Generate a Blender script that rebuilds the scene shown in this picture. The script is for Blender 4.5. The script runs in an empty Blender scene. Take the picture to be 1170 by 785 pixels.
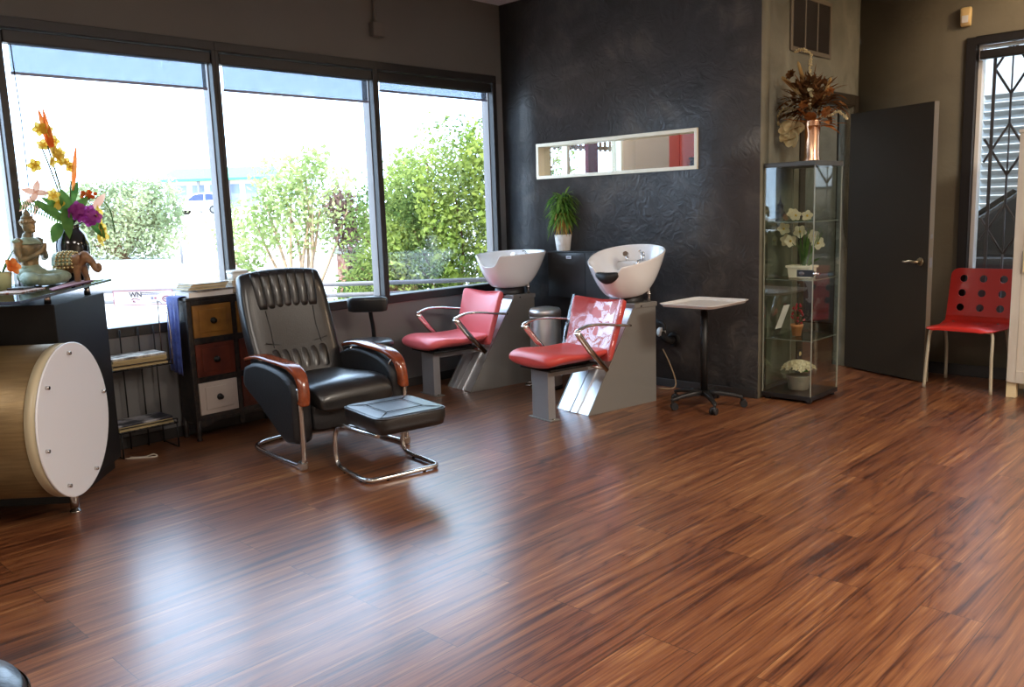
import bpy, bmesh, math, random
import numpy as np
from mathutils import Vector, Matrix, noise
random.seed(7)
PI = math.pi
SC = bpy.context.scene
COL = SC.collection
V = Vector

def lin(r, g, b):
    f = lambda c: (c/255/12.92) if c/255 <= .04045 else ((c/255+.055)/1.055)**2.4
    return (f(r), f(g), f(b), 1)

# ---------------------------------------------------------------- materials
def M(name, col, rough=.5, metal=0., bump=None, var=None, coat=0., spec=.5, sheen=0., trans=None, aniso=None):
    m = bpy.data.materials.new(name); m.use_nodes = True
    nt = m.node_tree; b = nt.nodes['Principled BSDF']
    b.inputs['Base Color'].default_value = col if len(col) == 4 else (*col, 1)
    b.inputs['Roughness'].default_value = rough; b.inputs['Metallic'].default_value = metal
    b.inputs['Coat Weight'].default_value = coat; b.inputs['Coat Roughness'].default_value = .08
    b.inputs['Specular IOR Level'].default_value = spec
    b.inputs['Sheen Weight'].default_value = sheen
    if trans: b.inputs['Transmission Weight'].default_value = trans
    tc = nt.nodes.new('ShaderNodeTexCoord')
    def nz(scale, stretch=None, detail=4, dist=0.):
        mp = nt.nodes.new('ShaderNodeMapping'); nt.links.new(tc.outputs['Object'], mp.inputs['Vector'])
        if stretch: mp.inputs['Scale'].default_value = stretch
        n = nt.nodes.new('ShaderNodeTexNoise'); n.inputs['Scale'].default_value = scale
        n.inputs['Detail'].default_value = detail; n.inputs['Distortion'].default_value = dist
        nt.links.new(mp.outputs['Vector'], n.inputs['Vector']); return n
    if var:   # (scale, colour2, contrast, stretch)
        n = nz(var[0], var[3] if len(var) > 3 else None)
        r = nt.nodes.new('ShaderNodeValToRGB'); c = var[2]
        r.color_ramp.elements[0].position = .5-c; r.color_ramp.elements[1].position = .5+c
        r.color_ramp.elements[0].color = b.inputs['Base Color'].default_value
        r.color_ramp.elements[1].color = var[1] if len(var[1]) == 4 else (*var[1], 1)
        nt.links.new(n.outputs['Fac'], r.inputs['Fac']); nt.links.new(r.outputs['Color'], b.inputs['Base Color'])
    if bump:  # (scale, strength, dist, stretch)
        n = nz(bump[0], bump[3] if len(bump) > 3 else None, 5, bump[2])
        bp = nt.nodes.new('ShaderNodeBump'); bp.inputs['Strength'].default_value = bump[1]; bp.inputs['Distance'].default_value = .01
        nt.links.new(n.outputs['Fac'], bp.inputs['Height']); nt.links.new(bp.outputs['Normal'], b.inputs['Normal'])
    return m

def glass_mat(name, tint=(1, 1, 1), refl=.06, rough=.01, k=.35):
    m = bpy.data.materials.new(name); m.use_nodes = True; nt = m.node_tree
    nt.nodes.remove(nt.nodes['Principled BSDF']); out = nt.nodes['Material Output']
    t = nt.nodes.new('ShaderNodeBsdfTransparent'); t.inputs['Color'].default_value = (*tint, 1)
    g = nt.nodes.new('ShaderNodeBsdfGlossy'); g.inputs['Roughness'].default_value = rough
    lw = nt.nodes.new('ShaderNodeLayerWeight'); lw.inputs['Blend'].default_value = .25
    mu = nt.nodes.new('ShaderNodeMath'); mu.operation = 'MULTIPLY_ADD'; mu.inputs[1].default_value = k; mu.inputs[2].default_value = refl
    nt.links.new(lw.outputs['Facing'], mu.inputs[0])
    mu2 = nt.nodes.new('ShaderNodeMath'); mu2.operation = 'MULTIPLY'; mu2.inputs[1].default_value = 1.
    nt.links.new(mu.outputs[0], mu2.inputs[0])
    p = nt.nodes.new('ShaderNodeMath'); p.operation = 'MINIMUM'; p.inputs[1].default_value = .5
    nt.links.new(mu2.outputs[0], p.inputs[0])
    mx = nt.nodes.new('ShaderNodeMixShader'); nt.links.new(p.outputs[0], mx.inputs['Fac'])
    nt.links.new(t.outputs[0], mx.inputs[1]); nt.links.new(g.outputs[0], mx.inputs[2]); nt.links.new(mx.outputs[0], out.inputs['Surface'])
    return m

def leaf_mat(name, c1, c2, scale=3., tr=.45, hue_scale=None):
    m = bpy.data.materials.new(name); m.use_nodes = True; nt = m.node_tree
    nt.nodes.remove(nt.nodes['Principled BSDF']); out = nt.nodes['Material Output']
    tc = nt.nodes.new('ShaderNodeTexCoord'); n = nt.nodes.new('ShaderNodeTexNoise'); n.inputs['Scale'].default_value = scale
    nt.links.new(tc.outputs['Object'], n.inputs['Vector'])
    r = nt.nodes.new('ShaderNodeValToRGB'); r.color_ramp.elements[0].position = .38; r.color_ramp.elements[1].position = .62
    r.color_ramp.elements[0].color = (*c1, 1); r.color_ramp.elements[1].color = (*c2, 1)
    nt.links.new(n.outputs['Fac'], r.inputs['Fac'])
    d = nt.nodes.new('ShaderNodeBsdfDiffuse'); t = nt.nodes.new('ShaderNodeBsdfTranslucent')
    nt.links.new(r.outputs['Color'], d.inputs['Color']); nt.links.new(r.outputs['Color'], t.inputs['Color'])
    mx = nt.nodes.new('ShaderNodeMixShader'); mx.inputs['Fac'].default_value = tr
    nt.links.new(d.outputs[0], mx.inputs[1]); nt.links.new(t.outputs[0], mx.inputs[2]); nt.links.new(mx.outputs[0], out.inputs['Surface'])
    return m

def floor_mat():
    m = bpy.data.materials.new('wood_plank_floor'); m.use_nodes = True; nt = m.node_tree; L = nt.links.new
    b = nt.nodes['Principled BSDF']; tc = nt.nodes.new('ShaderNodeTexCoord')
    mp = nt.nodes.new('ShaderNodeMapping'); mp.inputs['Rotation'].default_value = (0, 0, -PI/2); mp.inputs['Location'].default_value = (.3, .07, 0)
    L(tc.outputs['Object'], mp.inputs['Vector'])
    br = nt.nodes.new('ShaderNodeTexBrick'); br.offset = .37; br.offset_frequency = 2
    br.inputs['Scale'].default_value = 1; br.inputs['Brick Width'].default_value = 1.22; br.inputs['Row Height'].default_value = .2
    br.inputs['Mortar Size'].default_value = .0011; br.inputs['Mortar Smooth'].default_value = .1; br.inputs['Bias'].default_value = 0
    br.inputs['Color1'].default_value = (0, 0, 0, 1); br.inputs['Color2'].default_value = (1, 1, 1, 1); br.inputs['Mortar'].default_value = (.5, .5, .5, 1)
    L(mp.outputs['Vector'], br.inputs['Vector'])
    off = nt.nodes.new('ShaderNodeVectorMath'); off.operation = 'SCALE'; off.inputs['Scale'].default_value = 31.7
    L(br.outputs['Color'], off.inputs[0])
    ad = nt.nodes.new('ShaderNodeVectorMath'); ad.operation = 'ADD'; L(mp.outputs['Vector'], ad.inputs[0]); L(off.outputs['Vector'], ad.inputs[1])
    def st(sx, sy, scale, det, dist):
        q = nt.nodes.new('ShaderNodeMapping'); q.inputs['Scale'].default_value = (sx, sy, 1); L(ad.outputs['Vector'], q.inputs['Vector'])
        n = nt.nodes.new('ShaderNodeTexNoise'); n.inputs['Scale'].default_value = scale; n.inputs['Detail'].default_value = det; n.inputs['Distortion'].default_value = dist
        n.inputs['Roughness'].default_value = .6
        L(q.outputs['Vector'], n.inputs['Vector']); return n
    n1 = st(.5, 15, 1.7, 6, .7); n2 = st(1.0, 85, 1.6, 4, .3); wp = st(.55, 3.2, 1.0, 3, .6)
    def mth(op, x, y):
        n = nt.nodes.new('ShaderNodeMath'); n.operation = op
        for i, v in enumerate((x, y)):
            if isinstance(v, (int, float)): n.inputs[i].default_value = v
            else: L(v, n.inputs[i])
        return n.outputs[0]
    sp = nt.nodes.new('ShaderNodeSeparateXYZ'); L(ad.outputs['Vector'], sp.inputs[0])
    ring = mth('PINGPONG', mth('ADD', mth('MULTIPLY', sp.outputs['Y'], 13.), mth('MULTIPLY', wp.outputs['Fac'], 9.)), .5)
    ring = mth('POWER', mth('MULTIPLY', ring, 2.), .45)
    m1 = mth('ADD', mth('MULTIPLY', n1.outputs['Fac'], .50), mth('MULTIPLY', n2.outputs['Fac'], .42))
    mx = nt.nodes.new('ShaderNodeMath'); mx.operation = 'ADD'; L(m1, mx.inputs[0]); L(mth('MULTIPLY', ring, .12), mx.inputs[1])
    pl = nt.nodes.new('ShaderNodeMath'); pl.operation = 'MULTIPLY_ADD'; pl.inputs[1].default_value = .07; pl.inputs[2].default_value = -.035
    sx = nt.nodes.new('ShaderNodeSeparateColor'); L(br.outputs['Color'], sx.inputs[0]); L(sx.outputs[0], pl.inputs[0])
    a2 = nt.nodes.new('ShaderNodeMath'); L(mx.outputs[0], a2.inputs[0]); L(pl.outputs[0], a2.inputs[1])
    r = nt.nodes.new('ShaderNodeValToRGB'); cr = r.color_ramp
    cr.elements[0].position = .37; cr.elements[0].color = (.028, .009, .006, 1)
    cr.elements[1].position = .70; cr.elements[1].color = (.38, .18, .07, 1)
    for ps, c in ((.46, (.082, .025, .011, 1)), (.515, (.145, .048, .018, 1)), (.57, (.190, .067, .025, 1)), (.63, (.24, .094, .034, 1))): e = cr.elements.new(ps); e.color = c
    L(a2.outputs[0], r.inputs['Fac'])
    dk = nt.nodes.new('ShaderNodeMix'); dk.data_type = 'RGBA'; dk.inputs['B'].default_value = (.02, .008, .005, 1)
    L(br.outputs['Fac'], dk.inputs['Factor']); L(r.outputs['Color'], dk.inputs['A']); L(dk.outputs['Result'], b.inputs['Base Color'])
    rr = nt.nodes.new('ShaderNodeMapRange'); rr.inputs['To Min'].default_value = .24; rr.inputs['To Max'].default_value = .40
    L(n2.outputs['Fac'], rr.inputs['Value']); L(rr.outputs['Result'], b.inputs['Roughness'])
    bp = nt.nodes.new('ShaderNodeBump'); bp.inputs['Strength'].default_value = .12; bp.inputs['Distance'].default_value = .004
    L(mx.outputs[0], bp.inputs['Height']); L(bp.outputs['Normal'], b.inputs['Normal'])
    b.inputs['Specular IOR Level'].default_value = .6
    b.inputs['Coat Weight'].default_value = .5; b.inputs['Coat Roughness'].default_value = .23; L(bp.outputs['Normal'], b.inputs['Coat Normal'])
    return m

def plaster_mat(name, c1, c2, c3, rough, bstr, scale=2.2):
    """hand-trowelled paint: swirled bump and worn lighter strokes"""
    m = bpy.data.materials.new(name); m.use_nodes = True; nt = m.node_tree; L = nt.links.new
    b = nt.nodes['Principled BSDF']; tc = nt.nodes.new('ShaderNodeTexCoord')
    n = nt.nodes.new('ShaderNodeTexNoise'); n.inputs['Scale'].default_value = scale; n.inputs['Detail'].default_value = 7; n.inputs['Distortion'].default_value = 1.6
    n2 = nt.nodes.new('ShaderNodeTexNoise'); n2.inputs['Scale'].default_value = scale*.55; n2.inputs['Detail'].default_value = 3
    for q in (n, n2): L(tc.outputs['Object'], q.inputs['Vector'])
    r = nt.nodes.new('ShaderNodeValToRGB'); cr = r.color_ramp
    cr.elements[0].position = .35; cr.elements[0].color = (*c1, 1); cr.elements[1].position = .72; cr.elements[1].color = (*c3, 1)
    e = cr.elements.new(.52); e.color = (*c2, 1)
    mx = nt.nodes.new('ShaderNodeMix'); mx.data_type = 'FLOAT'; mx.inputs['Factor'].default_value = .5
    L(n.outputs['Fac'], mx.inputs['A']); L(n2.outputs['Fac'], mx.inputs['B']); L(mx.outputs['Result'], r.inputs['Fac']); L(r.outputs['Color'], b.inputs['Base Color'])
    b.inputs['Roughness'].default_value = rough
    n3 = nt.nodes.new('ShaderNodeTexNoise'); n3.inputs['Scale'].default_value = scale*3.2; n3.inputs['Detail'].default_value = 6; n3.inputs['Distortion'].default_value = 2.4
    L(tc.outputs['Object'], n3.inputs['Vector'])
    bp = nt.nodes.new('ShaderNodeBump'); bp.inputs['Strength'].default_value = bstr; bp.inputs['Distance'].default_value = .02
    L(n3.outputs['Fac'], bp.inputs['Height']); L(bp.outputs['Normal'], b.inputs['Normal'])
    return m

def blind_mat():
    m = bpy.data.materials.new('blind_fabric'); m.use_nodes = True; nt = m.node_tree; L = nt.links.new
    nt.nodes.remove(nt.nodes['Principled BSDF']); out = nt.nodes['Material Output']
    tc = nt.nodes.new('ShaderNodeTexCoord'); mp = nt.nodes.new('ShaderNodeMapping'); mp.inputs['Scale'].default_value = (1, 60, 3)
    n = nt.nodes.new('ShaderNodeTexNoise'); n.inputs['Scale'].default_value = 4; L(tc.outputs['Object'], mp.inputs['Vector']); L(mp.outputs['Vector'], n.inputs['Vector'])
    r = nt.nodes.new('ShaderNodeValToRGB'); r.color_ramp.elements[0].position = .3; r.color_ramp.elements[1].position = .7
    r.color_ramp.elements[0].color = (.37, .40, .44, 1); r.color_ramp.elements[1].color = (.44, .46, .49, 1); L(n.outputs['Fac'], r.inputs['Fac'])
    t = nt.nodes.new('ShaderNodeBsdfTransparent'); L(r.outputs['Color'], t.inputs['Color'])
    d = nt.nodes.new('ShaderNodeBsdfDiffuse'); d.inputs['Color'].default_value = (.1, .13, .2, 1)
    mx = nt.nodes.new('ShaderNodeMixShader'); mx.inputs['Fac'].default_value = .12
    L(t.outputs[0], mx.inputs[1]); L(d.outputs[0], mx.inputs[2]); L(mx.outputs[0], out.inputs['Surface'])
    return m

def siding_mat():
    m = M('louvred_siding', (.42, .42, .42), .6); nt = m.node_tree; b = nt.nodes['Principled BSDF']
    tc = nt.nodes.new('ShaderNodeTexCoord'); w = nt.nodes.new('ShaderNodeTexWave'); w.bands_direction = 'Z'; w.inputs['Scale'].default_value = 2.2; w.inputs['Distortion'].default_value = 0
    nt.links.new(tc.outputs['Object'], w.inputs['Vector']); bp = nt.nodes.new('ShaderNodeBump'); bp.inputs['Strength'].default_value = 1; bp.inputs['Distance'].default_value = .08
    nt.links.new(w.outputs['Fac'], bp.inputs['Height']); nt.links.new(bp.outputs['Normal'], b.inputs['Normal']); return m

MT = dict(
 floor=floor_mat(),
 wall_grey=M('warm_grey_paint', lin(92, 89, 84), .75, bump=(3, .25, 1.), var=(1.2, lin(98, 95, 89), .2)),
 wall_sill=M('sill_wall_grey_paint', lin(108, 107, 106), .7, bump=(3, .2, 1.)),
 wall_black=plaster_mat('black_trowelled_plaster', (.033, .035, .039), (.054, .056, .061), (.130, .126, .118), .44, .45, 3.0),
 wall_olive=plaster_mat('olive_grey_plaster', lin(100, 98, 82)[:3], lin(118, 115, 98)[:3], lin(136, 132, 113)[:3], .7, .2, 3.),
 wall_far=plaster_mat('brown_grey_plaster', lin(86, 80, 65)[:3], lin(94, 88, 71)[:3], lin(102, 96, 78)[:3], .7, .12, 2.),
 ceiling=M('ceiling_white', lin(205, 198, 196), .9),
 white_wall=M('plain_white_wall', lin(206, 194, 180), .85),
 pink=M('pink_wall_paint', lin(226, 116, 112), .7),
 beige=M('beige_wall_paint', lin(196, 176, 148), .75),
 maroon=M('maroon_paint', lin(96, 34, 42), .8, spec=.15),
 cream=M('cream_gloss_paint', lin(244, 234, 208), .4),
 base_dark=M('dark_baseboard', lin(44, 41, 40), .5),
 frame_black=M('black_window_frame', lin(34, 31, 30), .45),
 alu=M('silver_aluminium', lin(120, 114, 112), .45, .5),
 glass=glass_mat('window_glass', (.97, .99, .98), .03),
 slot_glass=glass_mat('slot_glass', (.97, .98, .97), .006, .01, .04),
 case_glass=glass_mat('case_glass', (.95, .975, .955), .05, .0),
 shelf_glass=glass_mat('shelf_glass', (.80, .87, .83), .12, .02),
 acrylic=glass_mat('clear_acrylic', (.93, .95, .96), .15, .03),
 blind=blind_mat(),
 black_metal=M('black_metal', (.012, .012, .012), .42, .3),
 black_plastic=M('black_plastic', (.013, .013, .014), .45),
 black_satin=M('black_satin_board', (.012, .011, .011), .35, coat=.15),
 leather=M('black_leather', (.011, .0105, .0105), .31, bump=(120, .10, 0), coat=.15, spec=.6),
 leather2=M('black_leather_side', (.013, .0128, .014), .5, bump=(90, .2, 0)),
 stitch=M('grey_stitching', lin(95, 88, 80), .7),
 arm_wood=M('orange_brown_wood', lin(150, 74, 40), .22, coat=.5, var=(4, lin(112, 50, 27), .25, (1, 9, 9))),
 chrome=M('chrome', (.72, .70, .68), .12, 1.),
 chrome_soft=M('chrome_worn', (.6, .57, .54), .2, 1.),
 steel=M('brushed_steel', (.72, .71, .69), .34, .9, bump=(40, .05, 0, (1, 1, .02))),
 steel_bright=M('polished_steel_panel', (.80, .83, .87), .36, .65),
 silver_paint=M('silver_grey_paint', lin(140, 138, 133), .38, .3),
 silver_light=M('light_silver_paint', lin(150, 149, 150), .35, .3),
 pink_vinyl=M('pink_red_vinyl', lin(224, 102, 106), .36, bump=(150, .05, 0)),
 pink_vinyl2=M('coral_red_vinyl', lin(206, 74, 66), .38, bump=(150, .05, 0)),
 red_vinyl=M('red_vinyl', lin(214, 48, 46), .4),
 porcelain=M('white_porcelain', lin(242, 241, 241), .12, coat=.4),
 tray_steel=M('tray_steel', (.90, .89, .87), .35, .1),
 red_plastic=M('red_lacquered_wood', lin(190, 38, 28), .34, coat=.2),
 leg_cream=M('cream_grey_painted_metal', lin(186, 176, 152), .4, .2),
 white_wood=M('whitewashed_board', lin(206, 198, 184), .55, var=(2.5, lin(190, 180, 165), .2, (6, 1, 1))),
 pine=M('pale_wood_leg', lin(226, 204, 160), .5),
 copper=M('copper_metal', (.85, .52, .34), .26, 1., bump=(60, .1, 0, (1, 1, .3))),
 door=M('dark_door_paint', lin(56, 49, 39), .7, spec=.2),
 door_edge=M('door_edge_paint', lin(104, 93, 74), .5),
 brass=M('antique_brass', (.42, .34, .22), .3, 1.),
 gold_drum=M('brushed_gold_laminate', lin(132, 110, 74), .36, .5, var=(6, lin(98, 80, 52), .3, (1, .5, 14)), bump=(14, .08, 0, (1, .6, 16))),
 disc_white=M('frosted_white_panel', lin(240, 241, 246), .35),
 disc_rim=M('translucent_rim', lin(196, 182, 150), .4),
 desk_glass=glass_mat('dark_counter_glass', (.03, .04, .05), .14, .02),
 desk_edge=M('counter_glass_edge', lin(46, 58, 84), .15),
 desk_black=M('black_desk_laminate', (.012, .0115, .012), .5, spec=.35),
 cab_black=M('black_cabinet_wood', (.009, .008, .008), .4, coat=.1, var=(30, (.03, .02, .015), .08)),
 dr_gold=M('ochre_drawer_front', lin(150, 104, 40), .45, var=(9, lin(112, 72, 26), .2)),
 dr_red=M('red_brown_drawer_front', lin(104, 44, 26), .45, var=(9, lin(70, 28, 18), .2)),
 dr_cream=M('cream_drawer_front', lin(198, 184, 172), .5),
 towel=M('blue_cloth', lin(66, 84, 160), .85, var=(28, lin(42, 56, 120), .2), sheen=.3, bump=(60, .5, 0)),
 paper=M('white_paper', lin(235, 232, 226), .7),
 paper_grey=M('grey_paper', lin(150, 146, 140), .7, var=(18, lin(90, 84, 80), .15)),
 paper_tan=M('tan_page_edges', lin(206, 186, 140), .8, bump=(30, .3, 0, (.2, .2, 60))),
 newsprint=M('newspaper_print', lin(205, 198, 185), .8, var=(22, lin(110, 104, 98), .12)),
 news_edge=M('newspaper_edge', lin(186, 166, 122), .85, bump=(30, .4, 0, (.2, .2, 80))),
 magazine=M('magazine_cover', lin(170, 168, 172), .35, var=(9, lin(40, 42, 54), .06)),
 white_plastic=M('white_plastic', lin(232, 232, 228), .4),
 tan_plastic=M('tan_plastic', lin(190, 172, 146), .5),
 cream_plastic=M('cream_plastic', lin(228, 200, 140), .45),
 bronze=M('aged_bronze', lin(168, 140, 98), .45, .3, var=(22, lin(104, 100, 78), .16), bump=(40, .3, 0)),
 verdigris=M('pale_verdigris', lin(168, 184, 160), .55, .1, var=(20, lin(120, 136, 112), .2)),
 elephant=M('brown_resin', lin(160, 118, 80), .38, var=(30, lin(112, 80, 52), .2)),
 beads=M('silver_gold_beads', lin(190, 170, 120), .25, .7),
 purple_cloth=M('purple_cloth', lin(128, 36, 84), .8, sheen=.3),
 black_ceramic=M('black_glazed_ceramic', (.008, .009, .010), .12, coat=.6),
 stem=M('green_stem', lin(74, 96, 46), .5),
 twig=M('brown_twig', lin(96, 66, 42), .8),
 terracotta=M('terracotta_pot', lin(178, 120, 72), .7),
 berries=M('red_berries', lin(150, 20, 34), .3),
 ribbed=M('ribbed_silver_pot', lin(140, 132, 118), .45, .3),
 figurine=M('black_resin', (.012, .012, .012), .35),
 concrete=M('pale_concrete', lin(186, 182, 176), .9), render_grey=M('pale_grey_render', lin(168, 168, 166), .9),
 asphalt=M('pale_asphalt', lin(190, 188, 186), .9),
 grass=M('dry_grass', lin(150, 168, 96), .9, var=(3, lin(190, 190, 130), .2)),
 car_white=M('white_car_paint', lin(238, 240, 244), .25, coat=.5),
 car_grey=M('dark_car_paint', lin(70, 72, 78), .25, coat=.5),
 car_glass_dark=M('tinted_car_glass', lin(58, 60, 64), .15),
 car_glass=M('dark_car_glass', lin(40, 52, 90), .08),
 tyre=M('black_rubber', (.015, .015, .016), .8),
 green_roof=M('green_metal_roof', lin(60, 150, 110), .4),
 tan_wall=M('tan_stucco', lin(214, 190, 170), .85),
 blue_grey=M('blue_grey_glazing', lin(120, 128, 160), .3),  # plain blue grey for distant glazing and blind bottom bars
 brick=M('red_brick', lin(150, 84, 66), .9, var=(14, lin(190, 150, 130), .1)),
 galvanised=M('galvanised_rail', lin(112, 108, 110), .6),
 siding=M('louvre_slats', lin(150, 149, 145), .7),
 yellow=M('yellow_panel', lin(236, 200, 90), .6),
 grille_black=M('grey_black_iron', lin(66, 61, 63), .5, .3),
 sign_white=M('white_banner_vinyl', lin(150, 143, 147), .8),
 sign_pink=M('pink_red_banner_print', lin(112, 42, 58), .8),
 sign_dark=M('dark_banner_print', lin(26, 22, 28), .8),
 sign_blue=M('blue_banner_print', lin(26, 40, 84), .8),
 cord_white=M('white_cord', lin(215, 205, 190), .5),
 cord_tan=M('tan_cable', lin(150, 124, 92), .5),
 vent_dark=M('dark_vent_louvre', lin(52, 45, 38), .5),
 vent_frame=M('grey_vent_frame', lin(104, 95, 79), .5),
 box_grey=M('painted_junction_box', lin(92, 87, 80), .6),
 figs=M('white_label', lin(220, 222, 230), .5),
 yellow_pot=M('pale_green_pot', lin(176, 178, 130), .5),
 timber=M('weathered_timber', lin(96, 78, 64), .9),
 wrap=glass_mat('clear_plastic_wrap', (.97, .97, .97), .07, .09),
)
LM = dict(
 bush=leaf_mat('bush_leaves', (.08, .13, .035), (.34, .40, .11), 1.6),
 bush_light=leaf_mat('light_vine_leaves', (.22, .30, .06), (.36, .42, .10), 3),
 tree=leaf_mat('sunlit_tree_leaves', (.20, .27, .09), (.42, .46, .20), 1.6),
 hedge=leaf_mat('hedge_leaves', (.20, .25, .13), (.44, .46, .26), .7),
 plum=leaf_mat('plum_shrub_leaves', (.10, .05, .05), (.24, .15, .13), 3),
 bamboo=leaf_mat('bamboo_leaves', (.07, .17, .03), (.24, .38, .08), 12, .35),
 bamboo_dry=leaf_mat('dry_bamboo_leaves', (.5, .26, .05), (.62, .42, .14), 14, .3),
 leaf=leaf_mat('glossy_leaf', (.05, .13, .03), (.14, .26, .06), 10, .3),
 yellow_petal=leaf_mat('yellow_petal', (.75, .50, .06), (.85, .66, .18), 20, .4),
 orange_petal=leaf_mat('orange_petal', (.75, .16, .03), (.8, .30, .08), 15, .4),
 purple_petal=leaf_mat('purple_petal', (.26, .03, .22), (.45, .10, .38), 18, .35),
 peach_petal=leaf_mat('peach_petal', (.72, .36, .24), (.8, .5, .36), 15, .4),
 cream_petal=leaf_mat('cream_petal', (.82, .74, .50), (.86, .80, .60), 14, .3),
 dry_brown=leaf_mat('dried_brown_leaf', (.09, .045, .022), (.27, .13, .05), 14, .25),
 dry_rust=leaf_mat('dried_rust_leaf', (.34, .11, .03), (.48, .20, .06), 14, .25),
 dry_tan=leaf_mat('dried_tan_leaf', (.52, .33, .12), (.62, .45, .2), 14, .25),
 dry_cream=leaf_mat('dried_cream_leaf', (.66, .54, .28), (.75, .66, .4), 14, .25),
)

# ---------------------------------------------------------------- mesh builder
class MB:
    def __init__(s): s.v = []; s.f = []; s.sm = []
    def add(s, vs, fs, smooth=False):
        o = len(s.v); s.v += [tuple(v) for v in vs]
        s.f += [tuple(i+o for i in f) for f in fs]; s.sm += [smooth]*len(fs); return s
    def box(s, c, d, rz=0., R=None):
        x, y, z = d[0]/2, d[1]/2, d[2]/2
        vs = [V(p) for p in ((-x, -y, -z), (x, -y, -z), (x, y, -z), (-x, y, -z), (-x, -y, z), (x, -y, z), (x, y, z), (-x, y, z))]
        Rm = R if R is not None else Matrix.Rotation(rz, 3, 'Z')
        vs = [Rm @ v + V(c) for v in vs]
        return s.add(vs, [(0, 3, 2, 1), (4, 5, 6, 7), (0, 1, 5, 4), (1, 2, 6, 5), (2, 3, 7, 6), (3, 0, 4, 7)])
    def span(s, x0, x1, y0, y1, z0, z1): return s.box(((x0+x1)/2, (y0+y1)/2, (z0+z1)/2), (abs(x1-x0), abs(y1-y0), abs(z1-z0)))
    def rings(s, R, closed=True, caps=True, smooth=True, loop=False):
        n = len(R[0]); o = len(s.v); fs = []
        vs = [p for r in R for p in r]
        m = len(R)
        for i in range(m if loop else m-1):
            a, b = i*n, ((i+1) % m)*n
            for j in range(n if closed else n-1):
                k = (j+1) % n; fs.append((a+j, a+k, b+k, b+j))
        s.add(vs, fs, smooth)
        if caps and not loop and closed:
            s.f.append(tuple(o+j for j in reversed(range(n)))); s.sm.append(False)
            s.f.append(tuple(o+(m-1)*n+j for j in range(n))); s.sm.append(False)
        return s
    def tube(s, pts, r, seg=10, loop=False, caps=True, flat=None, up=None):
        pts = [V(p) for p in pts]; n = len(pts); R = []; prev = None
        rs = r if isinstance(r, (list, tuple)) else [r]*n
        for i, p in enumerate(pts):
            if loop: t = (pts[(i+1) % n]-pts[i-1])
            else: t = (pts[min(i+1, n-1)]-pts[max(i-1, 0)])
            t.normalize()
            if prev is None:
                a = V(up) if up is not None else (V((0, 0, 1)) if abs(t.z) < .9 else V((1, 0, 0)))
            else: a = prev
            x = (a - t*a.dot(t))
            if x.length < 1e-6: x = t.orthogonal()
            x.normalize(); y = t.cross(x); prev = x
            fx, fy = flat if flat else (1, 1)
            R.append([p + (x*math.cos(q)*fx + y*math.sin(q)*fy)*rs[i] for q in [2*PI*k/seg for k in range(seg)]])
        return s.rings(R, True, caps, True, loop)
    def cyl(s, p0, p1, r0, r1=None, seg=20): return s.tube([p0, p1], [r0, r0 if r1 is None else r1], seg)
    def lathe(s, prof, c=(0, 0, 0), seg=28, sx=1., sy=1., caps=True):
        return s.rings([[V((c[0]+r*math.cos(2*PI*k/seg)*sx, c[1]+r*math.sin(2*PI*k/seg)*sy, c[2]+z)) for k in range(seg)] for r, z in prof], True, caps)
    def prism(s, poly, fn0, fn1):
        """poly: 2-D outline; fn0/fn1 map a 2-D point to the two end faces"""
        a = [fn0(p) for p in poly]; b = [fn1(p) for p in poly]; n = len(poly)
        return s.add(a+b, [tuple(reversed(range(n))), tuple(range(n, 2*n))]+[(i, (i+1) % n, n+(i+1) % n, n+i) for i in range(n)])
    def ball(s, c, r, seg=14, rg=8, R=None):
        if not hasattr(r, '__len__'): r = (r, r, r)
        pr = []
        for i in range(rg+1):
            a = PI*i/rg; row = []
            for k in range(seg):
                q = 2*PI*k/seg; v = V((r[0]*math.sin(a)*math.cos(q), r[1]*math.sin(a)*math.sin(q), -r[2]*math.cos(a)))
                row.append((R @ v if R is not None else v)+V(c))
            pr.append(row)
        return s.rings(pr, True, False)
    def sup(s, stations, frame, n=24, p=3.):
        """superelliptic loft. stations: (centre, half_u, half_w); frame: (u, w) axes or list of them"""
        R = []
        for i, (c, a, b) in enumerate(stations):
            u, w = frame[i] if isinstance(frame, list) else frame
            u, w = V(u), V(w); row = []
            for k in range(n):
                q = 2*PI*k/n; cs, sn = math.cos(q), math.sin(q)
                row.append(V(c)+u*a*math.copysign(abs(cs)**(2/p), cs)+w*b*math.copysign(abs(sn)**(2/p), sn))
            R.append(row)
        return s.rings(R, True, True)
    def leaf(s, b, d, L, W, droop=.3, n=5, nrm=None, tip=.0, fold=.15, pw=.8):
        b, d = V(b), V(d).normalized()
        a = V(nrm) if nrm is not None else V((0, 0, 1))
        side = d.cross(a)
        if side.length < 1e-3: side = d.cross(V((1, .3, 0)))
        side.normalize(); up = side.cross(d); vs = []; fs = []
        for i in range(n+1):
            t = i/n; w = W*math.sin(PI*min(1, (t*.92+.08)))**pw*(1-.25*t*(pw > .6))
            if i == n: w = W*tip
            p = b+d*L*t-up*0+V((0, 0, -1))*droop*L*t*t
            vs += [p-side*w+up*fold*w, p, p+side*w+up*fold*w]
        for i in range(n):
            o = i*3; fs += [(o, o+1, o+4, o+3), (o+1, o+2, o+5, o+4)]
        return s.add(vs, fs, True)
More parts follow.
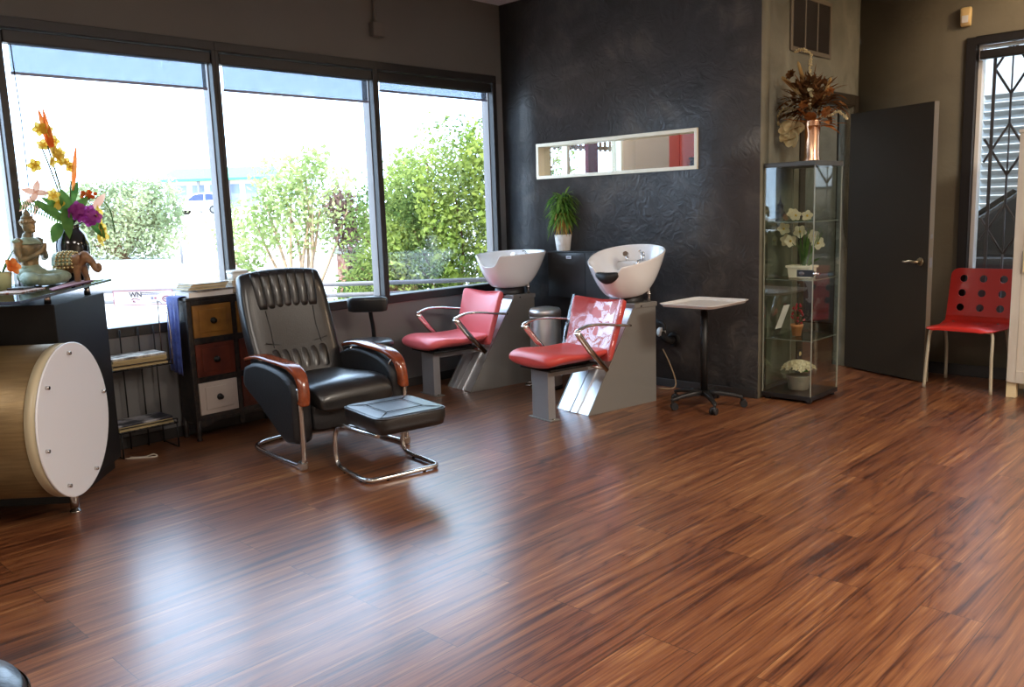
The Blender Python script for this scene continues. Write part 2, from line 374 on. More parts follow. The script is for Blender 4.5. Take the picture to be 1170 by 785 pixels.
    def build(s, name, mat, parent=None, bevel=0, seg=2, sub=0, solid=0, smooth=None, remesh=0, loc=None, rz=0., autos=True):
        me = bpy.data.meshes.new(name); me.from_pydata(s.v, [], s.f); me.update()
        bm = bmesh.new(); bm.from_mesh(me); bmesh.ops.remove_doubles(bm, verts=bm.verts, dist=1e-6) if remesh == 0 and len(s.v) < 20000 else None
        if len(s.v) < 60000 and solid == 0 and remesh == 0: bmesh.ops.recalc_face_normals(bm, faces=bm.faces)
        bm.to_mesh(me); bm.free()
        if smooth is None and len(me.polygons) == len(s.sm): me.polygons.foreach_set('use_smooth', s.sm)
        elif smooth or smooth is None: me.polygons.foreach_set('use_smooth', [True]*len(me.polygons))
        me.materials.append(mat)
        o = bpy.data.objects.new(name, me); COL.objects.link(o)
        if parent is not None: o.parent = parent
        if loc is not None: o.location = loc
        o.rotation_euler.z = rz
        if remesh:
            md = o.modifiers.new('Remesh', 'REMESH'); md.mode = 'VOXEL'; md.voxel_size = remesh; md.use_smooth_shade = True
            sm = o.modifiers.new('Smooth', 'SMOOTH'); sm.iterations = 4; sm.factor = .5
        if solid:
            md = o.modifiers.new('Solidify', 'SOLIDIFY'); md.thickness = solid; md.offset = 0
        if bevel:
            md = o.modifiers.new('Bevel', 'BEVEL'); md.width = bevel; md.segments = seg; md.limit_method = 'ANGLE'; md.angle_limit = math.radians(40)
            md.harden_normals = False
        if sub:
            md = o.modifiers.new('Subdivision', 'SUBSURF'); md.levels = sub; md.render_levels = sub
        return o

def tag(o, label, cat, group=None, kind=None):
    o['label'] = label; o['category'] = cat
    if group: o['group'] = group
    if kind: o['kind'] = kind
    return o
def thing(name, label, cat, loc=(0, 0, 0), rz=0., group=None):
    o = bpy.data.objects.new(name, None); COL.objects.link(o); o.empty_display_size = .1
    o.location = loc; o.rotation_euler = (0, 0, rz); return tag(o, label, cat, group)
def struct(o, label=None, cat=None):
    o['kind'] = 'structure'
    if label: o['label'] = label
    if cat: o['category'] = cat
    return o
def copy_tree(o, parent=None):
    c = o.copy(); COL.objects.link(c)
    if parent is not None: c.parent = parent
    for ch in [x for x in bpy.data.objects if x.parent == o]: copy_tree(ch, c)
    return c
def wall(axis, p0, p1, u0, u1, z0, z1, holes=()):
    """wall slab between planes p0 and p1; axis 'x': the slab is normal to x and u runs along y"""
    mb = MB(); us = sorted({u0, u1, *[h[0] for h in holes], *[h[1] for h in holes]}); zs = sorted({z0, z1, *[h[2] for h in holes], *[h[3] for h in holes]})
    for a, b in zip(us, us[1:]):
        for c, d in zip(zs, zs[1:]):
            m, k = (a+b)/2, (c+d)/2
            if any(h[0] < m < h[1] and h[2] < k < h[3] for h in holes): continue
            mb.span(p0, p1, a, b, c, d) if axis == 'x' else mb.span(a, b, p0, p1, c, d)
    return mb
# ================================================================ setting
XL, YB, XR, YF, HC = -5.30, 5.43, -2.88, 7.03, 3.085
XE, YS, YA = 3.2, -3.2, 8.7
mb = MB(); mb.span(XL-.12, XE, YS, YA+.12, -.12, 0); struct(mb.build('floor', MT['floor']))
mb = MB(); mb.span(XL-.12, XE+.12, YS-.12, YA+.12, HC, HC+.2); struct(mb.build('ceiling', MT['ceiling']))
WZ0, WZ1 = .69, 2.50
mb = wall('x', XL-.12, XL, YS-.12, YB+.12, WZ1-.06, HC, ())
struct(mb.build('wall_left', MT['wall_grey']))
mb = wall('x', XL-.12, XL, .26, YB, 0, WZ0); struct(mb.build('wall_left_sill', MT['wall_sill']))
mb = MB(); mb.span(XL-.12, XL, YS-.12, .26, 0, WZ1-.06); struct(mb.build('wall_left_pier', MT['wall_grey']))
mb = MB(); mb.span(XL-.12, XL, 5.345, YB, WZ0, WZ1-.06); struct(mb.build('wall_left_jamb', MT['wall_sill']))
OX0, OX1, OZ0, OZ1 = -4.91, -3.36, 1.62, 1.91
mb = wall('y', YB, YB+.12, XL, XR, 0, HC, ((OX0+.02, OX1-.02, OZ0+.02, OZ1-.02),)); struct(mb.build('wall_back', MT['wall_black']))
DY0, DY1, DZ = 6.10, 6.95, 2.10
mb = wall('x', XR-.12, XR-.001, YB+.12, YF+.06, 0, HC, ((DY0, DY1, -.01, DZ),))
mb.span(XR-.12, XR+.001, YB+.003, YB+.12, 0, HC); struct(mb.build('wall_recess', MT['wall_olive']))
FX0, FX1, FZ0, FZ1 = -2.08, -.2, .42, 2.50  # opening extended out of view to let in more light on the right
mb = wall('y', YF, YF+.14, XR-.12, XE, 0, HC, ((FX0, FX1, FZ0, FZ1),)); struct(mb.build('wall_far', MT['wall_far']))
mb = MB(); mb.span(XE, XE+.12, YS-.12, YF+.14, 0, HC); struct(mb.build('wall_right', MT['white_wall']))
mb = MB(); mb.span(XL, XE, YS-.12, YS, 0, HC); struct(mb.build('wall_front', MT['white_wall']))
# the small room seen through the slot and the door
AW = (5.93, 7.12, 1.15, 2.45)
mb = wall('x', XL-.12, XL, YB+.12, 7.36, 0, HC, (AW,)); struct(mb.build('wall_annex_left', MT['beige']))
mb = wall('x', XL-.12, XL, 7.36, 7.98, 0, HC); struct(mb.build('wall_annex_pier', MT['beige']))
mb = wall('x', XL-.12, XL, 7.98, YA+.12, 0, HC); struct(mb.build('wall_annex_side', MT['pink']))
mb = MB(); mb.span(XL, XR, YA, YA+.12, 0, HC); struct(mb.build('wall_annex_back', MT['wall_olive']))
mb = MB(); mb.span(XR-.12, XR, YF+.14, YA, 0, HC); struct(mb.build('wall_annex_right', MT['beige']))
mb = MB(); mb.span(XL-.02, XL+.02, 6.57, 6.72, AW[2], AW[3]); struct(mb.build('trim_7', MT['maroon']))
mb = MB()
for y in (5.93, 6.28, 7.12): mb.span(XL-.05, XL+.015, y-.02, y+.02, AW[2], AW[3])
mb.span(XL-.05, XL+.015, 5.91, 7.14, AW[2]-.04, AW[2]); mb.span(XL-.05, XL+.015, 5.91, 7.14, AW[3], AW[3]+.04)
w = struct(mb.build('window_6', MT['cream'])); mb = MB(); mb.span(XL-.07, XL-.064, 5.93, 7.12, AW[2], AW[3]); mb.build('pane', MT['glass'], w)
# a wavy-edged mirror leaning on the annex wall and a dark box under it
t = tag(MB().prism([(-.5, -.5)]+[(.33+.05*math.sin(k*.9), -.5+k*.05) for k in range(21)]+[(-.5, .5)],
     lambda p: V((XL+.012, 8.34+p[0]*.34, 1.78+p[1]*.7)), lambda p: V((XL+.03, 8.34+p[0]*.34, 1.78+p[1]*.7))).build('wavy_panel', MT['pink'], bevel=.003),
    'pink wall panel with a wavy edge seen through the slot in the black wall', 'panel')
mb = MB(); mb.tube([V((XL+.03, 8.455+.017*math.sin(k*.9), 1.43+k*.035)) for k in range(21)], .010, 6); mb.build('wavy_edging', MT['cream'], t)
t = thing('dark_box', 'dark box at the right end of the view through the wall slot', 'box', (XL+.28, 8.42, 0))
mb = MB(); mb.span(-.2, .2, -.16, .2, .0, 1.85); mb.build('box_body', MT['black_satin'], t, bevel=.012)
mb = MB(); mb.span(-.21, .21, -.17, .21, 1.851, 1.88); mb.build('lid', MT['black_plastic'], t, bevel=.01)

# cream lining of the slot
mb = MB(); a = .026
for (x0, x1, z0, z1) in ((OX0, OX1, OZ1-a, OZ1), (OX0, OX1, OZ0, OZ0+a), (OX0, OX0+a, OZ0+a, OZ1-a), (OX1-a, OX1, OZ0+a, OZ1-a)):
    mb.span(x0, x1, YB-.016, YB+.135, z0, z1)
o = struct(mb.build('trim_1', MT['cream'], bevel=.003)); mb = MB(); mb.span(OX0+a, OX1-a, YB+.06, YB+.065, OZ0+a, OZ1-a); mb.build('pane', MT['slot_glass'], o)

# main window bays
bays = [(.30, 1.535), (1.575, 2.775), (2.825, 4.045), (4.095, 5.30)]
for i, (a, b) in enumerate(bays):
    mb = MB(); x0, x1 = XL-.035, XL+.022
    lo = a-.025 if i else a-.04; hi = b+.025 if i < 3 else b+.045
    e = .0004*i
    mb.span(x0, x1, lo, hi, WZ1-.058, WZ1); mb.span(x0, x1, lo, hi, WZ0, WZ0+.062)
    mb.span(x0+e, x1-e, lo, a, WZ0+.06, WZ1-.056); mb.span(x0+e, x1-e, b, hi, WZ0+.06, WZ1-.056)
    w = struct(mb.build('window_%d' % (i+1), MT['frame_black'], bevel=.004))
    s = MB(); xa, xb = XL-.115, XL-.036
    for (u0, u1, z0, z1) in ((lo+.003, a+.006, WZ0, WZ1), (b-.006, hi-.003, WZ0, WZ1), (a, b, WZ0+.0, WZ0+.06), (a, b, WZ1-.055, WZ1)): s.span(xa, xb, u0, u1, z0, z1)
    s.build('sash', MT['alu'], w, bevel=.003)
    g = MB(); g.span(XL-.083, XL-.077, a, b, WZ0+.055, WZ1-.05); g.build('pane', MT['glass'], w)
mb = MB(); mb.span(XL, XL+.006, .26, 5.35, WZ0-.012, WZ0+.0); struct(mb.build('trim_2', MT['alu']))
mb = MB(); mb.span(XL, XL+.012, .26, YB, 0, .07); struct(mb.build('baseboard_left', MT['base_dark'], bevel=.003))
mb = MB(); mb.span(XL+.012, XR-.01, YB-.012, YB, 0, .06); struct(mb.build('baseboard_back', MT['base_dark'], bevel=.003))
mb = MB(); mb.span(XR+.13, FX1+1, YF-.012, YF, 0, .09); struct(mb.build('baseboard_far', MT['base_dark'], bevel=.003))
mb = MB(); mb.span(XR, XR+.010, YB+.12, DY0-.09, 0, .08); struct(mb.build('baseboard_recess', MT['vent_frame'], bevel=.003))

# roller blinds
pos = ['left window bay above the flower vase', 'middle window bay behind the recliner', 'window bay nearest the black wall']
for i, (a, b, zb) in enumerate(((1.58, 2.77, 2.205), (2.83, 4.04, 2.205), (4.10, 5.285, 2.295))):
    t = thing('roller_blind', 'blue grey roller blind rolled up over the '+pos[i], 'blind', (XL, (a+b)/2, zb), group='roller blinds')
    h = (b-a)/2
    mb = MB(); mb.span(-.055, .018, -h, h, 2.362-zb, 2.432-zb); mb.build('cassette', MT['frame_black'], t, bevel=.008)
    l = h-.035
    mb = MB(); mb.span(-.022, -.020, -l, l+.012, .008, 2.365-zb); mb.build('fabric', MT['blind'], t)
    mb = MB(); mb.span(-.028, -.014, -l-.003, l+.015, -.006, .010); mb.build('bottom_bar', MT['blue_grey'], t, bevel=.003)
    if i == 0:
        mb = MB(); mb.tube([(-.012, -l+.01, 2.36-zb), (-.012, -l+.02, 1.95-zb), (-.010, -l+.015, 1.4-zb), (-.012, -l+.0, 1.2-zb)], .003, 6); mb.build('cord', MT['black_plastic'], t)

# far window with its frame, shade box and folding iron grille
mb = MB(); f = .055
for (x0, x1, z0, z1) in ((FX0-.01, FX0+f, FZ0, FZ1), (FX1-f, FX1, FZ0, FZ1), (FX0+f, FX1-f, FZ1-f, FZ1), (FX0+f, FX1-f, FZ0, FZ0+f)): mb.span(x0, x1, YF-.02, YF+.05, z0, z1)
w = struct(mb.build('window_5', MT['frame_black'], bevel=.003))
mb = MB(); mb.span(FX0+f, FX0+f+.03, YF+.05, YF+.13, FZ0, FZ1); mb.span(FX1-f-.03, FX1-f, YF+.05, YF+.13, FZ0, FZ1); mb.span(FX0+f+.03, FX1-f-.03, YF+.05, YF+.13, FZ1-f-.02, FZ1-f); mb.build('sash', MT['white_plastic'], w, bevel=.003)  # white colour stands in for light reflecting off the sash
mb = MB(); mb.span(FX0+f, FX1-f, YF+.09, YF+.096, FZ0+f, FZ1-f); mb.build('pane', MT['glass'], w)
t = thing('shade_box', 'black rolled up shade box at the top of the right window', 'blind', (FX0, YF, FZ1-.16))
mb = MB(); mb.span(f+.018, FX1-FX0-f, -.012, .045, 0, .062); mb.build('cassette', MT['frame_black'], t, bevel=.012)
mb = MB(); mb.span(f+.02, f+.028, -.014, .047, -.004, .066); mb.build('end_cap', MT['chrome_soft'], t, bevel=.003)
t = thing('security_grille', 'dark folding iron security grille with diamond bars behind the right window', 'grille', (FX0, YF+.155, FZ0))
mb = MB(); xs = [FX0+f+.085+.225*k for k in range(8)]
for x in xs: mb.box((x-FX0, 0, (FZ1-FZ0)/2-.02), (.022, .012, FZ1-FZ0-.16))
mb.build('upright', MT['grille_black'], t)
mb = MB()
for k in range(-1, 7):
    xc = (xs[k]+.225 if k >= 0 else xs[0])-.1125-FX0
    for zc in (.16, .745, 1.33, 1.915)[:4]:
        zc -= .055
        if k == -1: continue
        for sx in (-1, 1):
            for sz in (-1, 1):
                p0, p1 = V((xc, .012, zc+sz*.185)), V((xc+sx*.1125, .012, zc))
                mb.tube([p0, p1], .009, 4, flat=(1, .7))
        mb.tube([(xc, .018, zc-.185), (xc, .018, zc+.185)], .006, 4)
        mb.tube([(xc, .012, zc+.185), (xc, .012, min(zc+.40, 1.95))], .008, 4)
for zc in (.16, .745, 1.33):
    zc -= .055
    for sz in (-1, 1): mb.tube([(xs[0]-FX0, .012, zc), (xs[0]-FX0-.05, .012, zc+sz*.085)], .009, 4)
mb.build('diamond_lattice', MT['grille_black'], t)

# the door, standing open along the far wall
hx, hy = XR+.004, 6.905
t = bpy.data.objects.new('door_1', None); COL.objects.link(t); t.location = (hx, hy, 0); t.rotation_euler = (0, 0, -math.radians(23.2)); struct(t, 'dark open door beside the glass display case', None)
mb = MB(); mb.span(.012, .80, -.022, .022, .012, 2.035); mb.build('leaf', MT['door'], t, bevel=.002)
mb = MB(); mb.span(.80, .803, -.022, .022, .012, 2.035); o = mb.build('edge_strip', MT['door_edge'], t); 
mb = MB(); mb.cyl((.735, -.022, .90), (.735, -.034, .90), .030, .027, 20); mb.build('rosette', MT['brass'], t)
mb = MB(); mb.tube([(.735, -.03, .90), (.735, -.062, .90), (.72, -.072, .90), (.68, -.072, .905), (.64, -.07, .897), (.615, -.068, .90)], [.010, .010, .010, .009, .008, .006], 10); mb.build('handle', MT['brass'], t)
mb = MB(); mb.span(.8025, .8045, -.013, .013, .86, .93); mb.span(.8025, .8045, -.011, .011, 1.07, 1.10); mb.build('latch_plate', MT['alu'], t)
mb = MB()
mb.span(XR-.13, XR+.012, DY0-.085, DY0, 0, DZ+.08); mb.span(XR-.13, XR+.012, DY1, DY1+.07, 0, DZ+.08); mb.span(XR-.13, XR+.012, DY0, DY1, DZ, DZ+.08)
struct(mb.build('trim_3', MT['door'], bevel=.004))

# air vent, motion detector, junction box, socket
t = thing('air_vent', 'dark louvred air return vent high on the olive grey wall', 'vent', (XR, 6.155, 2.41))
w, h = .325, .40
mb = MB()
for (y0, y1, z0, z1) in ((-w, -w+.03, 0, h), (w-.03, w, 0, h), (-w+.03, w-.03, 0, .03), (-w+.03, w-.03, h-.03, h)): mb.span(0, .014, y0, y1, z0, z1)
for y in (-.098, .098): mb.span(0, .013, y-.007, y+.007, .03, h-.03)
mb.build('frame', MT['vent_frame'], t, bevel=.003)
mb = MB(); mb.span(.0005, .002, -w+.02, w-.02, .02, h-.02)
for k in range(30): mb.box((.006, 0, .04+k*.0112), (.001, 2*w-.06, .012), R=Matrix.Rotation(math.radians(40), 3, 'Y'))
mb.build('louvres', MT['vent_dark'], t)
t = thing('motion_detector', 'cream plastic motion detector high on the far wall', 'sensor', (-2.10, YF, 2.585))
mb = MB(); mb.sup([((0, -.012, 0), .030, .012), ((0, -.02, .01), .034, .02), ((0, -.024, .07), .036, .024), ((0, -.024, .12), .036, .024), ((0, -.016, .132), .030, .014)], ((1, 0, 0), (0, 1, 0)), 20, 5); mb.build('housing', MT['cream_plastic'], t)
mb = MB(); mb.span(-.022, .022, -.0505, -.046, .022, .072); mb.build('lens', MT['white_plastic'], t, bevel=.006)
t = thing('junction_box', 'grey painted junction box on the wall above the windows', 'box', (XL, 4.105, 2.675))
mb = MB(); mb.span(-.002, .055, -.055, .055, 0, .10); mb.build('box_body', MT['box_grey'], t, bevel=.008)
mb = MB(); mb.span(.0555, .058, -.05, .05, .005, .095); mb.build('cover', MT['box_grey'], t, bevel=.004)
mb = MB(); mb.tube([(.02, -.01, .10), (.02, -.01, HC-2.675)], .010, 10); mb.build('conduit', MT['box_grey'], t)
t = thing('wall_outlet', 'dark wall outlet with two cream sockets seen through the glass case', 'outlet', (XR+.012, 6.045, .14))
mb = MB(); mb.span(0, .006, -.036, .036, 0, .13); mb.build('cover_plate', MT['black_plastic'], t, bevel=.003)
for z in (.035, .095): mb = MB(); mb.cyl((.006, 0, z), (.009, 0, z), .017, seg=18); mb.build('socket', MT['cream_plastic'], t)
# ================================================================ recliner and ottoman
def arc_pts(pts, n=8):
    """Catmull-Rom smoothing of a polyline"""
    P = [V(p) for p in pts]; out = []
    for i in range(len(P)-1):
        a, b, c, d = P[max(i-1, 0)], P[i], P[i+1], P[min(i+2, len(P)-1)]
        for k in range(n):
            t = k/n; out.append(.5*((2*b)+(c-a)*t+(2*a-5*b+4*c-d)*t*t+(3*b-a-3*c+d)*t**3))
    return out+[P[-1]]

rec = thing('recliner_chair', 'black leather recliner chair with orange brown wooden arms and chrome floor frame', 'armchair', (-4.306, 2.805, 0), math.radians(-3))
# floor frame
mb = MB(); fr = [(.33, -.345, .46), (.335, -.345, .30), (.335, -.345, .12), (.325, -.345, .035), (.27, -.345, .017), (0, -.345, .017), (-.24, -.33, .017), (-.34, -.27, .017), (-.375, -.16, .017), (-.385, 0, .017)]
full = fr+[(x, -y, z) for x, y, z in reversed(fr[:-1])]
mb.tube(arc_pts(full, 6), .0145, 12); mb.build('floor_frame', MT['chrome_soft'], rec)
for y in (-.345, .345):
    mb = MB(); mb.span(.285, .345, y-.02, y+.02, .003, .05); mb.build('corner_bracket', MT['chrome_soft'], rec, bevel=.008)
# side panels
out = [(-.26, .52), (-.285, .46), (-.27, .40), (-.10, .31), (.06, .21), (.17, .145), (.24, .135), (.31, .15), (.325, .20), (.325, .33), (.32, .46), (.2, .53), (0, .56), (-.15, .555)]
for sg in (-1, 1):
    mb = MB(); rg = []
    P = [p for p in arc_pts([(x, 0, z) for x, z in out+[out[0]]], 3)][:-1]
    cx, cz = .06, .37
    for (yy, s) in ((.265, .90), (.275, .97), (.30, 1.), (.345, 1.), (.37, .965), (.378, .88)):
        rg.append([V((cx+(p.x-cx)*s, sg*yy, cz+(p.z-cz)*s)) for p in P])
    mb.rings(rg); pn = mb.build('side_panel', MT['leather2'], rec)
    mb = MB(); mb.tube([V((cx+(x-cx)*.985, sg*.367, cz+(z-cz)*.985)) for x, z in ((-.27, .445), (-.12, .40), (.05, .355), (.20, .32), (.322, .29))], .0022, 5); mb.build('seam', MT['stitch'], pn)
# wooden arms
for sg in (-1, 1):
    path = arc_pts([(-.265, .553), (-.21, .572), (-.10, .588), (.03, .580), (.15, .572), (.245, .560), (.312, .523), (.345, .465), (.350, .40), (.345, .375)], 4) if False else arc_pts([(-.275, 0, .555), (-.21, 0, .574), (-.10, 0, .588), (.03, 0, .582), (.15, 0, .574), (.245, 0, .560), (.315, 0, .522), (.345, 0, .460), (.348, 0, .395), (.343, 0, .37)], 4)
    mb = MB(); st = []; fr = []
    n = len(path)
    for i, p in enumerate(path):
        tg = (path[min(i+1, n-1)]-path[max(i-1, 0)]).normalized(); nn = V((0, 1, 0)); up = tg.cross(nn)
        t = i/(n-1); hw = .030+.014*math.sin(PI*min(1, t*1.15+.1))*1.0; th = .013+.017*max(0, t-.35)/.65
        if i in (0, n-1): hw *= .8; th *= .7
        st.append((p+V((0, sg*(.333-.012*math.sin(PI*t)), 0)), hw, th)); fr.append((nn, up))
    mb.sup(st, fr, 20, 3.4); arm = mb.build('armrest', MT['arm_wood'], rec)
    mb = MB(); mb.tube([(.295, sg*.30, .535), (.275, sg*.285, .50), (.285, sg*.285, .40)], .006, 6); mb.build('arm_bracket', MT['chrome_soft'], rec)
mb = MB(); mb.tube([(-.12, .29, .565), (-.17, .27, .51)], .007, 8); mb.build('recline_lever', MT['chrome_soft'], rec)
# under-seat body
mb = MB(); mb.sup([((-.30, 0, .30), .255, .10), ((-.1, 0, .285), .262, .10), ((.20, 0, .275), .262, .095), ((.30, 0, .275), .262, .085), ((.318, 0, .275), .255, .07)], ((0, 1, 0), (0, 0, 1)), 32, 8); mb.build('seat_box', MT['leather2'], rec)
# seat cushion
mb = MB(); st = []
for x, z, h in ((-.26, .385, .05), (-.20, .385, .062), (-.05, .382, .068), (.10, .386, .074), (.22, .390, .080), (.31, .383, .080), (.355, .365, .066), (.375, .35, .045), (.382, .345, .02)):
    st.append(((x, 0, z), .268 if x < .3 else .262-(x-.3)*.35, h))
mb.sup(st, ((0, 1, 0), (0, 0, 1)), 40, 4); seat = mb.build('seat_cushion', MT['leather'], rec, sub=1)
def seat_top(x): return .446+.016*math.exp(-((x-.22)/.12)**2)-.0
mb = MB()
mb.tube([(-.02, y/20*.26, seat_top(-.02)+.0005) for y in range(-17, 18)], .0022, 5)
for yy in (-.10, .10): mb.tube([(x, yy*(1+.4*(x+.0)), seat_top(x)-.0025) for x in (-.02, .06, .12, .18)], .002, 5)
mb.build('seat_seam', MT['leather2'], rec)
# backrest: lofted along its height, with headrest, middle panel and lumbar channels
axis = lambda h: V((-.225-.215*(h-.40)/.62-.02*math.sin((h-.4)/.62*PI), 0, h))
mb = MB(); st = []; fr = []
hs = [.36, .40, .48, .58, .68, .78, .88, .95, 1.0, 1.03, 1.045]
for h in hs:
    hw = .285+.012*math.sin((h-.36)/.68*PI) if h < .95 else .285-(.0 if h < 1.0 else .012 if h < 1.04 else .03)
    th = .070 if h < .95 else .07*math.sqrt(max(.05, 1-((h-.95)/.10)**2))
    st.append((axis(h)+V((-.04, 0, 0)), hw, th)); d = (axis(h+.02)-axis(h-.02)).normalized(); fr.append((V((0, 1, 0)), V((0, 1, 0)).cross(d)))
mb.sup(st, fr, 44, 4.2)
# crown the top edge and hollow the back a little
vs = []
for v in mb.v:
    x, y, z = v; q = max(0, (z-.80)/.25); vs.append((x+.25*y*y, y, z+q*.022*(1-(y/.28)**2)-q*.03*y/.28*0))
mb.v = vs; back = mb.build('backrest', MT['leather'], rec, sub=1)
def chan(name, h0, h1, ys, w, bulge, off, top=False):
    mb = MB()
    for yc in ys:
        st = []; fr = []; N = 9
        for k in range(N):
            t = k/(N-1); h = h0+(h1-h0)*t; d = (axis(h+.01)-axis(h-.01)).normalized()
            e = math.sin(PI*min(1, max(0, .08+t*.84)))**.5
            p = axis(h)+V((off+.25*yc*yc, yc*(1.0+.06*t), 0)); 
            if top: p.z += max(0, (h-.8)/.25)*.022*(1-(yc/.28)**2)
            st.append((p, w*.5*1.02, bulge*e)); fr.append((V((0, 1, 0)), V((0, 1, 0)).cross(d)))
        mb.sup(st, fr, 14, 2.3)
    return mb.build(name, MT['leather'], rec)
ys = [-.171, -.114, -.057, 0, .057, .114, .171]
chan('headrest_pad', .825, 1.03, ys, .066, .020, .024, True)
ys = [-.155, -.093, -.031, .031, .093, .155]
chan('lumbar_pad', .44, .595, ys, .066, .020, .022)
mb = MB()
for sg in (-1, 1): mb.tube([axis(h)+V((.0315+.25*.2**2, sg*(.155+.06*abs(h-.71)), 0)) for h in (.60, .66, .71, .76, .82)], .0022, 5)
mb.tube([axis(.605)+V((.031+.25*(y*.0105)**2, y*.0105, .0-.0+.028*(abs(y)/20)**2)) for y in range(-20, 21)], .0024, 5)
mb.build('back_seam', MT['leather2'], rec)

ot = thing('ottoman', 'black leather ottoman footstool on a chrome tube frame in front of the recliner', 'footstool', (-3.545, 2.735, 0), math.radians(-9.5))
mb = MB(); st = []
for z, a, b in ((.275, .195, .185), (.282, .207, .197), (.32, .216, .206), (.35, .216, .206), (.362, .213, .203), (.370, .205, .195)): st.append(((0, 0, z), a, b))
mb.sup(st, ((1, 0, 0), (0, 1, 0)), 48, 9)
mb.v = [(x, y, z+(.010*(1-(x/.22)**2)*(1-(y/.21)**2) if z > .365 else 0)) for x, y, z in mb.v]; mb.build('cushion', MT['leather'], ot)
mb = MB(); lp = []
for k in range(64):
    q = 2*PI*k/64; c, s = math.cos(q), math.sin(q); lp.append((.214*math.copysign(abs(c)**.22, c), .204*math.copysign(abs(s)**.22, s), .362))
mb.tube(lp, .005, 8, loop=True); mb.build('piping', MT['leather'], ot)
mb = MB(); a, b = .115, .108
mb.tube([(-a, -b, .3755), (a, -b, .3755), (a, b, .3755), (-a, b, .3755)], .0022, 5, loop=True)
for sx in (-1, 1):
    for sy in (-1, 1): mb.tube([(sx*a, sy*b, .3755), (sx*.197, sy*.187, .369)], .0022, 5)
mb.build('seam', MT['leather2'], ot)
mb = MB(); half = [(.13, -.17, .262), (0, -.19, .262), (-.20, -.205, .258), (-.275, -.208, .235), (-.305, -.21, .17), (-.31, -.21, .08), (-.29, -.21, .03), (-.23, -.212, .017), (-.1, -.215, .017), (.02, -.215, .017), (.06, -.20, .017), (.075, -.16, .017)]
full = half+[(x, -y, z) for x, y, z in reversed(half)]
mb.tube(arc_pts(full, 5), .0125, 12); mb.build('tube_frame', MT['chrome_soft'], ot)
for x, y in ((-.2, -.212), (.0, -.215), (.075, -.10), (.075, .12), (-.2, .212)):
    mb = MB(); mb.cyl((x, y, 0), (x, y, .012), .009, seg=10); mb.build('rubber_foot', MT['black_plastic'], ot)

# ================================================================ stool behind the recliner
st_ = thing('salon_stool', 'round black stool with a small padded backrest standing behind the recliner by the window', 'stool', (-4.93, 3.60, 0), math.radians(-48))
mb = MB(); mb.lathe([(0, .43), (.15, .43), (.18, .445), (.185, .475), (.175, .492), (.12, .497), (0, .498)], seg=36); mb.build('seat', MT['leather'], st_)
mb = MB(); st = [((-.075, y, .742), a, b) for y, a, b in ((-.142, .018, .032), (-.136, .026, .048), (-.10, .030, .055), (0, .030, .056), (.10, .030, .055), (.136, .026, .048), (.142, .018, .032))]
mb.sup(st, ((1, 0, 0), (0, 0, 1)), 24, 4); mb.build('back_pad', MT['leather'], st_)
mb = MB(); mb.tube(arc_pts([(-.04, .01, .42), (-.15, .01, .425), (-.185, .01, .46), (-.175, .01, .56), (-.12, .01, .66), (-.1, .01, .73)], 5), .016, 8, flat=(.35, 1)); mb.build('back_stem', MT['black_satin'], st_)
mb = MB(); mb.cyl((0, 0, .08), (0, 0, .26), .028); mb.cyl((0, 0, .26), (0, 0, .43), .018); mb.build('gas_lift', MT['chrome_soft'], st_)
for k in range(5):
    a = 2*PI*k/5+.3; c, s = math.cos(a), math.sin(a)
    mb = MB(); mb.tube([(0, 0, .085), (.12*c, .12*s, .082), (.235*c, .235*s, .062)], [.024, .02, .014], 8); l = mb.build('base_leg', MT['black_plastic'], st_)
    mb = MB(); mb.cyl((.235*c-.02*s, .235*s+.02*c, .026), (.235*c+.02*s, .235*s-.02*c, .026), .026, seg=14); mb.cyl((.235*c, .235*s, .05), (.235*c, .235*s, .07), .007, seg=8); mb.build('caster', MT['black_plastic'], l)

